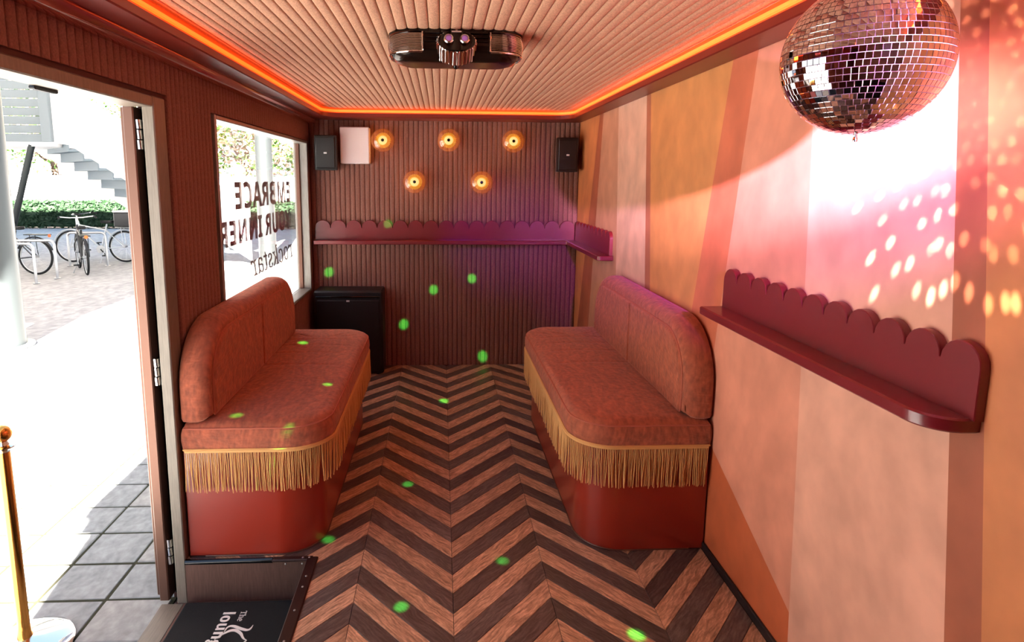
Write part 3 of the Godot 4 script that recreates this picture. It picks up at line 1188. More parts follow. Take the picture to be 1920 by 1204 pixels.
# ------------------------------------------------------------------ ceiling fixture
func make_fixture() -> void:
	var t := thing("ceiling_party_light", "chrome and black party light with two round knobs on the padded ceiling", "party light", Vector3(0.053, CEIL, -2.22))
	var g := Geo.new()
	# plan outline of the body: a long rounded shape
	var body := rounded([Vector2(-0.235, 0.11), Vector2(0.235, 0.11), Vector2(0.235, -0.12), Vector2(-0.235, -0.12)], [0.095, 0.095, 0.095, 0.095], 12)
	var P := plane(Vector3.RIGHT, Vector3(0, 0, 1), Vector3.DOWN)
	g.bulge(body, P, [[0.012, -0.012], [0.0, 0.002], [0.0, 0.050], [0.006, 0.072], [0.022, 0.090], [0.050, 0.098]])
	put("body", g.mesh(40), M.smoked, t)
	g = Geo.new()
	g.bulge(body, P, [[-0.004, -0.002], [-0.006, 0.006], [-0.004, 0.012]])
	put("mounting_rim", g.mesh(40), M.black_gloss, t)
	# end grilles: shells of rounded wire that wrap the ends
	for s in [-1.0, 1.0]:
		g = Geo.new()
		var arc := []
		for q in body:
			if q.x * s > 0.135 and q.y > -0.10:
				arc.append(q)
		arc.sort_custom(func(a, b): return atan2(a.y, (a.x * s - 0.135)) > atan2(b.y, (b.x * s - 0.135)))
		var line := [Vector2(0.118 * s, 0.11)]
		line.append_array(arc)
		for k in 13:
			var y := 0.014 + k * 0.0046
			var bow := 0.006 * sin(PI * k / 12.0)
			var pts := PackedVector3Array()
			for q in line:
				var c := Vector2(0.14 * s, 0.0)
				var dirv: Vector2 = (q - c).normalized()
				pts.append(P * Vector3(q.x + dirv.x * bow, q.y + dirv.y * bow + 0.001, y))
			g.tube(pts, 0.0015, 5)
		put("wire_grille", g.mesh(), M.chrome, t, Vector3.ZERO, "chrome wire grille")
		g = Geo.new()
		var frame := PackedVector3Array()
		for q in line:
			frame.append(P * Vector3(q.x, q.y + 0.004, 0.074))
		g.tube(frame, 0.004, 8)
		put("grille_rim", g.mesh(), M.chrome, t)
		g = Geo.new()
		g.box(Vector3(0.117 * s, -0.040, 0.112), Vector3(0.006, 0.066, 0.010), 0.002)
		put("grille_rim", g.mesh(), M.chrome, t)
	# louvres in the middle
	for s in [-1.0, 1.0]:
		for k in 3:
			g = Geo.new()
			g.box(Vector3(0.058 * s, -0.012 - k * 0.013, 0.113), Vector3(0.105, 0.008, 0.012), 0.003)
			put("louvre", g.mesh(), M.black_gloss, t)
	g = Geo.new()
	g.box(Vector3(0, -0.024, 0.118), Vector3(0.008, 0.044, 0.014), 0.002)
	put("divider", g.mesh(), M.chrome, t)
	# ribbed drum, its face tilted to the room
	var tilt := Basis(Vector3.RIGHT, deg_to_rad(-22.0))
	var D := Transform3D(tilt * Basis(Vector3.RIGHT, Vector3(0, 0, 1), Vector3.DOWN), Vector3(0, -0.074, 0.062))
	g = Geo.new()
	var rings := []
	for y in [0.0, 0.076, 0.080]:
		var ring := PackedVector3Array()
		for i in 120:
			var a := TAU * i / 120
			var r: float = (0.070 if (i / 2) % 2 == 0 else 0.066) - (0.003 if y > 0.077 else 0.0)
			ring.append(D * Vector3(cos(a) * r, y, sin(a) * r * 0.62))
		rings.append(ring)
	g.loft(rings)
	put("ribbed_drum", g.mesh(20), M.chrome, t)
	g = Geo.new()
	var fr := []
	for s in [[0.064, 0.079], [0.064, 0.0825], [0.061, 0.084]]:
		var ring := PackedVector3Array()
		for i in 48:
			var a := TAU * i / 48
			ring.append(D * Vector3(cos(a) * s[0], s[1], sin(a) * s[0] * 0.62))
		fr.append(ring)
	g.loft(fr)
	put("face_plate", g.mesh(), M.black_gloss, t)
	for s in [-1.0, 1.0]:
		g = Geo.new()
		var K := D * Transform3D(Basis.IDENTITY, Vector3(0.027 * s, 0.082, -0.002))
		g.lathe(PackedVector2Array([Vector2(0.001, 0.0), Vector2(0.0175, 0.0), Vector2(0.0175, 0.010), Vector2(0.015, 0.014), Vector2(0.012, 0.014), Vector2(0.011, 0.0115), Vector2(0.001, 0.0115)]), K, 28)
		var knob := put("knob", g.mesh(30), M.chrome, t)
		g = Geo.new()
		g.lathe(PackedVector2Array([Vector2(0.001, 0.011), Vector2(0.0105, 0.011), Vector2(0.008, 0.013), Vector2(0.001, 0.0135)]), K, 20)
		put("lens", g.mesh(), M.lens, knob)
	g = Geo.new()
	g.box(D * Vector3(0, 0.085, -0.034), Vector3(0.034, 0.005, 0.004), 0.001)
	put("name_bar", g.mesh(), M.badge, t)
	g = Geo.new()
	g.lathe(PackedVector2Array([Vector2(0.001, 0.0), Vector2(0.014, 0.0), Vector2(0.012, 0.012), Vector2(0.001, 0.016)]), plane(Vector3.RIGHT, Vector3.DOWN, Vector3(0, 0, 1), Vector3(0, -0.106, 0.055)), 16)
	put("finial", g.mesh(), M.black_gloss, t)
	# its beams: violet wash to the far shelf and small green dots
	var src := Vector3(0.053, 1.865, -2.16)
	spot(src, Vector3(0.45, 1.09, -4.6), 12.0, 1.2, Color(0.55, 0.20, 0.95), 0.012, 1.0, "violet_beam", t)
	var dots := [Vector3(-0.413, 1.16, -4.6), Vector3(-0.06, 0.631, -4.63), Vector3(0.247, 0.721, -4.63), Vector3(-0.30, 0.348, -4.63), Vector3(0.339, 0.077, -4.63), Vector3(-0.883, 0.774, -4.63), Vector3(0.018, 0, -3.845), Vector3(-0.165, 0, -2.74), Vector3(0.244, 0, -2.13), Vector3(-0.142, 0, -1.891), Vector3(0.652, 0, -1.731), Vector3(-0.475, 0, -2.297), Vector3(-0.789, 0.572, -3.296), Vector3(-0.518, 0.572, -2.609), Vector3(-0.809, 0.572, -2.262), Vector3(-0.638, 0.444, -2.19)]
	for i in dots.size():
		var d: float = src.distance_to(dots[i])
		spot(src, dots[i], 0.85, 2.6 * d * d * (1.6 if i in [9, 12, 13] else 1.0), Color(0.22, 0.88, 0.32), 0.01, 0.7, "green_dot_beam", t)


# ------------------------------------------------------------------ mirror ball
func make_ball() -> void:
	var C := Vector3(0.81, 1.735, -1.136)
	var R := 0.142
	var t := thing("mirror_ball", "mirror-tiled disco ball hanging in front of the mural wall", "disco ball", C)
	var g := Geo.new()
	var prof := PackedVector2Array()
	for i in 33:
		var a := -PI / 2 + PI * i / 32
		prof.append(Vector2(maxf(0.0005, cos(a) * (R - 0.0016)), sin(a) * (R - 0.0016)))
	g.lathe(prof, Transform3D(), 64)
	put("ball_core", g.mesh(60), M.ball_grout, t)
	g = Geo.new()
	g.lathe(PackedVector2Array([Vector2(0.001, -R - 0.014), Vector2(0.004, -R - 0.014), Vector2(0.0045, -R - 0.008), Vector2(0.003, -R - 0.004), Vector2(0.003, -R + 0.004), Vector2(0.001, -R + 0.004)]), Transform3D(), 12)
	put("bottom_stud", g.mesh(), M.chrome, t)
	g = Geo.new()
	g.lathe(PackedVector2Array([Vector2(0.001, R - 0.003), Vector2(0.018, R - 0.003), Vector2(0.016, R + 0.012), Vector2(0.004, R + 0.016), Vector2(0.003, CEIL - C.y), Vector2(0.001, CEIL - C.y)]), Transform3D(), 14)
	put("hanging_rod", g.mesh(30), M.chrome, t)
	# tiles
	var unit := Geo.new()
	unit.bulge(PackedVector2Array([Vector2(-0.5, -0.5), Vector2(0.5, -0.5), Vector2(0.5, 0.5), Vector2(-0.5, 0.5)]), Transform3D(), [[0.0, -0.0022], [0.0, -0.0002], [0.03, 0.0]])
	var tile := unit.mesh(0)
	var eye := Vector3(0, 1.5, 0) - C
	var rows := 38
	var all := []
	for r in rows:
		var lat := -PI / 2 + PI * (r + 0.5) / rows
		var n := maxi(4, int(round(TAU * cos(lat) * R / 0.01175)))
		var ph := rng.randf() * TAU
		for k in n:
			var lon := ph + TAU * k / n
			var d := Vector3(cos(lat) * cos(lon), sin(lat), cos(lat) * sin(lon))
			var east := Vector3(-sin(lon), 0, cos(lon))
			var tiltv := Vector3(rng.randfn(0, 0.012), rng.randfn(0, 0.012), rng.randfn(0, 0.012))
			var dn := (d + tiltv).normalized()
			var e2 := (east - dn * east.dot(dn)).normalized()
			var up := dn.cross(e2)
			if up.y < 0.0:
				e2 = -e2
				up = -up
			var w := TAU * cos(lat) * R / n * 0.93
			var h := PI * R / rows * 0.93
			var T := Transform3D(Basis(e2 * w, up * h, e2.cross(up)), d * (R + 0.0006))
			all.append([dn.dot((eye - d * R).normalized()), T])
	all.sort_custom(func(a, b): return a[0] > b[0])
	for i in mini(300, all.size()):
		var o := put("mirror_tile", tile, M.mirror, t)
		o.transform = all[i][1]
	var mm := MultiMesh.new()
	mm.transform_format = MultiMesh.TRANSFORM_3D
	mm.mesh = tile
	mm.instance_count = all.size() - 300
	for i in range(300, all.size()):
		mm.set_instance_transform(i - 300, all[i][1])
	var rest := MultiMeshInstance3D.new()
	rest.name = "mirror_tiles"
	rest.multimesh = mm
	rest.material_override = M.mirror
	t.add_child(rest)
	rest.set_meta("kind", "stuff")

	# pin spot out of frame that lights the ball and the wall behind it
	var L := Vector3(0.60, 1.75, 0.25)
	var ps := thing("pin_spot", "small black pin spot hanging from the ceiling and aimed at the mirror ball", "spotlight", L)
	var aim := Vector3(0.905, 1.65, -1.2)
	var B := Basis.looking_at(aim - L, Vector3.UP)
	g = Geo.new()
	g.lathe(PackedVector2Array([Vector2(0.001, -0.09), Vector2(0.03, -0.09), Vector2(0.040, -0.05), Vector2(0.042, 0.02), Vector2(0.038, 0.022), Vector2(0.036, 0.018), Vector2(0.033, -0.02), Vector2(0.001, -0.022)]), Transform3D(B * Basis(Vector3.RIGHT, Vector3.FORWARD, Vector3.UP), Vector3.ZERO), 24)
	put("housing", g.mesh(30), M.black_gloss, ps)
	g = Geo.new()
	g.bar(Vector3(0, 0.02, 0.05), Vector3(0, CEIL - L.y, 0.05), 0.008, 8)
	put("stem", g.mesh(), M.black_gloss, ps)
	spot(L + (aim - L).normalized() * 0.02, aim, 9.4, 26.0, Color(1.0, 0.80, 0.95), 0.02, 1.0, "pin_spot_beam", ps)
	spot(L + (aim - L).normalized() * 0.02, Vector3(0.95, 1.52, -1.5), 13.5, 5.5, Color(0.78, 0.30, 0.95), 0.02, 1.0, "pin_spot_violet_beam", ps)
	# flecks that the tiles throw on the wall
	var made := 0
	for i in range(-9, 10):
		for j in range(-9, 12):
			var yaw := deg_to_rad(6.6 * i + (3.3 if posmod(j, 2) else 0.0))
			var pit := deg_to_rad(6.0 * j - 1.5)
			var dir := Vector3(cos(pit) * cos(yaw), -sin(pit), cos(pit) * sin(yaw))
			dir = (dir + Vector3(rng.randfn(0, 0.012), rng.randfn(0, 0.012), rng.randfn(0, 0.012))).normalized()
			var from2 := C + dir * (R + 0.012)
			var k := (RW - from2.x) / dir.x
			var hit := from2 + dir * k
			if hit.y > 1.93 or hit.y < 1.18 or hit.z < -1.50 or hit.z > -0.95:
				continue
			if rng.randf() < 0.18:
				continue
			made += 1
			spot(from2, hit, 0.8, 17.0 * k * k * rng.randf_range(0.5, 1.2), Color(1.0, 0.92, 0.86), 0.01, 0.6, "ball_fleck", t)


# ------------------------------------------------------------------ entry mat, stanchion
func make_entry() -> void:
	var t := thing("door_mat", "black entry mat with white lounge lettering in the entry well", "door mat", Vector3(-0.77, -0.18, -1.5))
	var g := Geo.new()
	g.box(Vector3(0, 0.011, 0.05), Vector3(0.475, 0.022, 1.40), 0.006)
	put("pile", g.mesh(), M.mat_pile, t)
	mat_text("lounge", "Droid Sans", 700, t, Vector3(-0.082, 0.0225, -0.585), 0.205, 0.062)
	mat_text("The", "Droid Serif", 400, t, Vector3(-0.002, 0.0225, -0.59), 0.052, 0.024)
	# the big brush-script initial, two swelling strokes
	var strokes := [[Vector2(0.066, -0.515), Vector2(0.058, -0.492), Vector2(0.030, -0.497), Vector2(-0.005, -0.512), Vector2(-0.024, -0.508), Vector2(-0.030, -0.485)], [Vector2(-0.052, -0.45), Vector2(-0.030, -0.475), Vector2(0.000, -0.492), Vector2(0.030, -0.478), Vector2(0.050, -0.452), Vector2(0.066, -0.441)], [Vector2(0.066, -0.441), Vector2(0.040, -0.415), Vector2(0.000, -0.425), Vector2(-0.03, -0.40), Vector2(-0.052, -0.36)]]
	for s in strokes:
		g = Geo.new()
		var left := PackedVector2Array()
		var right := PackedVector2Array()
		var curve := Curve2D.new()
		for i in s.size():
			var a: Vector2 = s[maxi(0, i - 1)]
			var b: Vector2 = s[mini(s.size() - 1, i + 1)]
			curve.add_point(s[i], -(b - a) * 0.2, (b - a) * 0.2)
		var pts := curve.tessellate_even_length(4, 0.006)
		for i in pts.size():
			var a := pts[maxi(0, i - 1)]
			var b := pts[mini(pts.size() - 1, i + 1)]
			var d := (b - a).normalized()
			var w := 0.001 + 0.0048 * sin(PI * i / (pts.size() - 1.0))
			left.append(pts[i] + Vector2(-d.y, d.x) * w)
			right.append(pts[i] - Vector2(-d.y, d.x) * w)
		right.reverse()
		left.append_array(right)
		g.bulge(left, plane(Vector3.RIGHT, Vector3(0, 0, 1), Vector3.UP, Vector3(0, 0.021, 0)), [[0, 0], [0, 0.003]])
		put("script_stroke", g.mesh(0), M.letter_white, t)

	var s := thing("stanchion", "brass barrier post on a chrome dome base outside the door", "stanchion", Vector3(-1.52, GROUND, -2.0))
	g = Geo.new()
	g.lathe(PackedVector2Array([Vector2(0.001, 0.0), Vector2(0.15, 0.0), Vector2(0.152, 0.012), Vector2(0.145, 0.022), Vector2(0.11, 0.038), Vector2(0.06, 0.050), Vector2(0.026, 0.058), Vector2(0.001, 0.06)]), Transform3D(), 40)
	put("base", g.mesh(35), M.chrome, s)
	g = Geo.new()
	g.lathe(PackedVector2Array([Vector2(0.001, 0.05), Vector2(0.026, 0.05), Vector2(0.021, 0.075), Vector2(0.019, 0.10), Vector2(0.019, 0.78), Vector2(0.001, 0.78)]), Transform3D(), 24)
	put("post", g.mesh(35), M.brass, s)
	g = Geo.new()
	g.lathe(PackedVector2Array([Vector2(0.001, 0.775), Vector2(0.021, 0.775), Vector2(0.030, 0.785), Vector2(0.036, 0.790), Vector2(0.036, 0.795), Vector2(0.021, 0.800), Vector2(0.014, 0.812), Vector2(0.001, 0.812)]), Transform3D(), 24)
	put("collar_ring", g.mesh(35), M.chrome, s)
	g = Geo.new()
	var ball := PackedVector2Array()
	for i in 13:
		var a := -PI / 2 + PI * i / 12
		ball.append(Vector2(maxf(0.0008, cos(a) * 0.030), 0.838 + sin(a) * 0.030))
	g.lathe(ball, Transform3D(), 24)
	put("ball_finial", g.mesh(60), M.brass, s)


func mat_text(words: String, font: String, weight: int, parent: Node, at: Vector3, wide: float, tall: float) -> void:
	var f := SystemFont.new()
	f.font_names = PackedStringArray([font])
	f.font_weight = weight
	var t := TextMesh.new()
	t.text = words
	t.font = f
	t.font_size = 96
	t.pixel_size = 0.002
	t.depth = 0.01
	t.curve_step = 2.0
	t.horizontal_alignment = HORIZONTAL_ALIGNMENT_LEFT
	var b := t.get_aabb()
	var o := put("lettering", t, M.letter_white, parent)
	var sx := wide / b.size.x
	var sy := tall / b.size.y
	o.transform = Transform3D(Basis(Vector3(0, 0, sx), Vector3(sy, 0, 0), Vector3(0, 0.2, 0)), at - Vector3(b.position.y * sy, 0, b.position.x * sx))


# ------------------------------------------------------------------ the street outside
func make_outside() -> void:
	var g: Geo
	var gr := setting("ground", "pale paved street outside the door")
	g = Geo.new()
	g.box(Vector3(-8.0, GROUND - 0.11, -20.0), Vector3(60, 0.2, 70))
	put("street", g.mesh(0), M.asphalt, gr)
	g = Geo.new()
	g.box(Vector3(-1.65, GROUND - 0.008, -3.55), Vector3(1.11, 0.012, 4.47))
	put("joint_bed", g.mesh(0), M.joint_moss, gr)
	var slab := Geo.new()
	slab.box(Vector3.ZERO, Vector3(0.264, 0.022, 0.223), 0.004)
	var sm := slab.mesh(0)
	for i in 4:
		for j in 19:
			var o := put("slab", sm, M.slab if rng.randf() < 0.6 else M.slab_warm, gr, Vector3(-1.2405 - i * 0.275, GROUND - 0.009 + rng.randf_range(-0.0015, 0.002), -1.435 - j * 0.2345))
			o.rotation = Vector3(rng.randfn(0, 0.002), rng.randfn(0, 0.004), rng.randfn(0, 0.002))

	# outside stair
	var st := thing("outdoor_stair", "white outdoor stair with solid parapet and slatted landing", "stair", Vector3(-7.6, GROUND, -12.0))
	var O := Vector3(-7.6, GROUND, -12.0)
	var P := plane(Vector3.RIGHT, Vector3.UP, Vector3(0, 0, -1), -O + Vector3(0, 0, -12.0))
	g = Geo.new()
	g.bulge(PackedVector2Array([Vector2(-7.50, 3.46), Vector2(-6.12, 2.51), Vector2(-3.85, 0.97), Vector2(-3.85, -0.15), Vector2(-6.13, 1.386), Vector2(-7.23, 2.12), Vector2(-7.68, 2.17)]), P, [[0, 0], [0, 0.08]])
	put("parapet", g.mesh(0), M.white_panel, st)
	g = Geo.new()
	g.bulge(PackedVector2Array([Vector2(-8.9, 2.16), Vector2(-8.9, 2.36), Vector2(-8.5, 2.36), Vector2(-5.2, 0.06), Vector2(-5.2, -0.22), Vector2(-5.45, -0.22)]), plane(Vector3.RIGHT, Vector3.UP, Vector3(0, 0, -1), -O + Vector3(0, 0, -13.4)), [[0, 0], [0, 0.08]])
	put("stringer", g.mesh(0), M.white_panel, st)
	for k in 12:
		var x := -7.15 + k * 0.27
		var y := 2.02 - k * 0.182
		g = Geo.new()
		var skew := Basis(Vector3(1, 0, 0), Vector3.UP, Vector3(0.95, 0, 1.0))
		g.box(Vector3.ZERO, Vector3(0.29, 0.05, 1.3), 0.0)
		g.box(Vector3(-0.13, 0.09, 0), Vector3(0.02, 0.16, 1.3), 0.0)
		var o := put("tread", g.mesh(0), M.tread, st)
		o.transform = Transform3D(skew, Vector3(x - 0.62, y, -12.72) - O)
	g = Geo.new()
	g.box(Vector3(-7.60, 2.83, -12.0) - O, Vector3(0.19, 1.32, 0.16), 0.01)
	put("post", g.mesh(), M.grey_panel, st)
	for k in 12:
		g = Geo.new()
		g.box(Vector3(-9.2, 2.25 + k * 0.165, -12.02) - O, Vector3(3.0, 0.158, 0.03), 0.008, Basis(Vector3.RIGHT, 0.28))
		put("slat", g.mesh(), M.grey_panel, st)
	g = Geo.new()
	g.box(Vector3(-9.2, 2.14, -12.8) - O, Vector3(3.2, 0.10, 1.5))
	put("landing", g.mesh(0), M.white_panel, st)
	g = Geo.new()
	g.bar(Vector3(-8.0, 2.12, -12.1) - O, Vector3(-8.75, -0.22, -12.1) - O, 0.06, 10)
	put("strut", g.mesh(), M.dark_steel, st)

	var col := thing("steel_column", "thick silver steel column standing on the street", "column", Vector3(-4.47, GROUND, -6.03))
	g = Geo.new()
	g.lathe(PackedVector2Array([Vector2(0.001, 0.0), Vector2(0.20, 0.0), Vector2(0.20, 3.89), Vector2(0.001, 3.90)]), Transform3D(), 32)
	put("shaft", g.mesh(35), M.column_steel, col)
	g = Geo.new()
	g.lathe(PackedVector2Array([Vector2(0.001, 0.0), Vector2(0.27, 0.0), Vector2(0.27, 0.02), Vector2(0.001, 0.021)]), Transform3D(), 32)
	put("foot_plate", g.mesh(35), M.steel, col)
	col = thing("dark_column", "dark column seen through the window behind the lettering", "column", Vector3(-3.45, GROUND, -11.8))
	g = Geo.new()
	g.lathe(PackedVector2Array([Vector2(0.001, 0.0), Vector2(0.17, 0.0), Vector2(0.15, 4.40), Vector2(0.001, 4.41)]), Transform3D(), 24)
	put("shaft", g.mesh(35), M.column_steel, col)
	g = Geo.new()
	g.lathe(PackedVector2Array([Vector2(0.001, 0.0), Vector2(0.24, 0.0), Vector2(0.24, 0.03), Vector2(0.001, 0.031)]), Transform3D(), 24)
	put("foot_plate", g.mesh(35), M.grey_panel, col)

	var deck := thing("elevated_deck", "elevated concrete walkway deck carried by the columns", "walkway", Vector3(-9.0, 3.68, -7.0))
	g = Geo.new()
	g.box(Vector3(0, 0.62, 0), Vector3(11.4, 0.20, 14.2), 0.02)
	put("deck_slab", g.mesh(), M.pale_wall, deck)
	g = Geo.new()
	g.box(Vector3(4.4, 0.26, 0), Vector3(0.3, 0.52, 14.2), 0.02)
	put("beam", g.mesh(), M.grey_panel, deck)

	make_hedge()
	var pw := thing("garden_wall", "low pale wall behind the hedge", "wall", Vector3(-12, GROUND, -24.5))
	g = Geo.new()
	g.box(Vector3(0, 0.85, 0), Vector3(30, 1.7, 0.3), 0.02)
	put("masonry", g.mesh(0), M.pale_wall, pw)
	g = Geo.new()
	g.box(Vector3(0, 1.74, 0), Vector3(30.1, 0.08, 0.4), 0.02)
	put("coping", g.mesh(), M.white_panel, pw)
	var kinds := ["tall blossoming tree behind the pale wall at the stair end", "broad blossoming tree behind the pale wall and parapet", "blossoming tree behind the dark column", "leafy tree behind the pale wall beyond the slatted landing", "young tree at the end of the pale wall"]
	var places := [[-17.0, -27.0, 6.4], [-13.2, -28.0, 6.0], [-8.6, -27.0, 5.4], [-21.5, -28.0, 6.8], [-5.4, -28.5, 5.0]]
	for i in places.size():
		make_tree(kinds[i], Vector3(places[i][0], GROUND, places[i][1]), places[i][2], 0.45 if i != 3 else 0.7)

	# bicycles and hoops
	make_bike("black bicycle with its wheel beside the steel column", Vector3(-7.68, GROUND, -10.7), -0.12, M.bike_black, false)
	make_bike("black bicycle standing between two steel hoops", Vector3(-6.58, GROUND, -11.0), -0.93, M.bike_black, false)
	make_bike("light grey bicycle with a black box on its carrier", Vector3(-6.98, GROUND, -12.25), 0.0, M.bike_grey, true)
	var hoop_labels := ["steel bicycle hoop in front of the black bicycles", "steel bicycle hoop between the black bicycles", "steel bicycle hoop beside the light grey bicycle"]
	var hz := [-9.75, -10.25, -11.75]
	for k in 3:
		var hp := thing("bicycle_hoop", hoop_labels[k], "bicycle rack", Vector3(-6.95 + 0.02 * k, GROUND, hz[k]), "steel bicycle hoops")
		g = Geo.new()
		var pts := PackedVector3Array([Vector3(-0.36, 0, 0)])
		for i in 7:
			var a := PI - PI / 2 * i / 6
			pts.append(Vector3(-0.28 + cos(a) * 0.08, 0.57 + sin(a) * 0.08, 0))
		for i in 7:
			var a := PI / 2 - PI / 2 * i / 6
			pts.append(Vector3(0.28 + cos(a) * 0.08, 0.57 + sin(a) * 0.08, 0))
		pts.append(Vector3(0.36, 0, 0))
		g.tube(pts, 0.022, 10)
		put("hoop", g.mesh(), M.steel, hp)
		for s in [-0.36, 0.36]:
			g = Geo.new()
			g.lathe(PackedVector2Array([Vector2(0.001, 0), Vector2(0.05, 0), Vector2(0.05, 0.008), Vector2(0.001, 0.009)]), Transform3D(Basis.IDENTITY, Vector3(s, 0, 0)), 16)
			put("foot", g.mesh(), M.steel, hp)


func leaf_card(w: float, h: float) -> ArrayMesh:
	# a small folded leaf with thickness
	var g := Geo.new()
	var o := PackedVector2Array([Vector2(0, -h / 2), Vector2(w / 2, -h * 0.1), Vector2(w * 0.35, h * 0.25), Vector2(0, h / 2), Vector2(-w * 0.35, h * 0.25), Vector2(-w / 2, -h * 0.1)])
	g.bulge(o, Transform3D(), [[0, -0.003], [0, 0.003]])
	return g.mesh(0)


func foliage(called: String, leaf: Mesh, material: Material, parent: Node, spots: Array) -> void:
	var mm := MultiMesh.new()
	mm.transform_format = MultiMesh.TRANSFORM_3D
	mm.mesh = leaf
	mm.instance_count = spots.size()
	for i in spots.size():
		var b := Basis.from_euler(Vector3(rng.randf() * TAU, rng.randf() * TAU, rng.randf() * TAU)).scaled(Vector3.ONE * rng.randf_range(0.7, 1.3))
		mm.set_instance_transform(i, Transform3D(b, spots[i]))
	var o := MultiMeshInstance3D.new()
	o.name = called
	o.multimesh = mm
	o.material_override = material
	parent.add_child(o, true)
	o.set_meta("kind", "stuff")


func make_hedge() -> void:
	var t := thing("hedge", "clipped green hedge across the far side of the street", "hedge", Vector3(-11.0, GROUND, -20.9))
	var g := Geo.new()
	g.box(Vector3(0, 0.44, 0), Vector3(19.6, 0.80, 0.7), 0.05)
	put("branch_core", g.mesh(), M.hedge_leaf, t)
	var spots := []
	for i in 9000:
		var x := rng.randf_range(-9.9, 9.9)
		var k := rng.randf()
		if k < 0.7:
			spots.append(Vector3(x, rng.randf_range(0.02, 0.90), 0.36 + rng.randf_range(-0.03, 0.06)))
		else:
			spots.append(Vector3(x, 0.86 + rng.randf_range(-0.03, 0.07), rng.randf_range(-0.38, 0.40)))
	foliage("leaves", leaf_card(0.07, 0.12), M.hedge_leaf, t, spots)


func make_tree(label: String, at: Vector3, tall: float, green: float) -> void:
	var t := thing("tree", label, "tree", at, "trees across the street")
	var g := Geo.new()
	g.tube(PackedVector3Array([Vector3.ZERO, Vector3(0.05, tall * 0.25, 0), Vector3(-0.03, tall * 0.5, 0.05), Vector3(0.04, tall * 0.8, 0)]), [0.17, 0.14, 0.10, 0.04], 10)
	put("trunk", g.mesh(), M.bark, t)
	var tips := []
	for k in 9:
		var a := TAU * k / 9.0 + rng.randf()
		var y0 := tall * rng.randf_range(0.30, 0.6)
		var tip := Vector3(cos(a) * tall * 0.30, y0 + tall * rng.randf_range(0.08, 0.32), sin(a) * tall * 0.30)
		g = Geo.new()
		g.tube(PackedVector3Array([Vector3(0, y0, 0), tip * Vector3(0.55, 1, 0.55) - Vector3(0, tall * 0.03, 0), tip]), [0.06, 0.04, 0.015], 7)
		put("branch", g.mesh(), M.bark, t)
		tips.append(tip)
	tips.append(Vector3(0, tall * 0.9, 0))
	tips.append(Vector3(0.3, tall * 0.75, 0.2))
	tips.append(Vector3(-0.3, tall * 0.66, 0.3))
	var a1 := []
	var a2 := []
	for c in tips:
		for k in 330:
			var d := Vector3(rng.randfn(0, 1), rng.randfn(0, 0.8), rng.randfn(0, 1)) * tall * 0.095
			var q: Vector3 = c + d
			if q.y < 1.4:
				continue
			if rng.randf() < green:
				a1.append(q)
			else:
				a2.append(q)
	foliage("green_leaves", leaf_card(0.12, 0.20), M.leaf_green, t, a1)
	foliage("blossom", leaf_card(0.15, 0.17), M.leaf_blossom, t, a2)


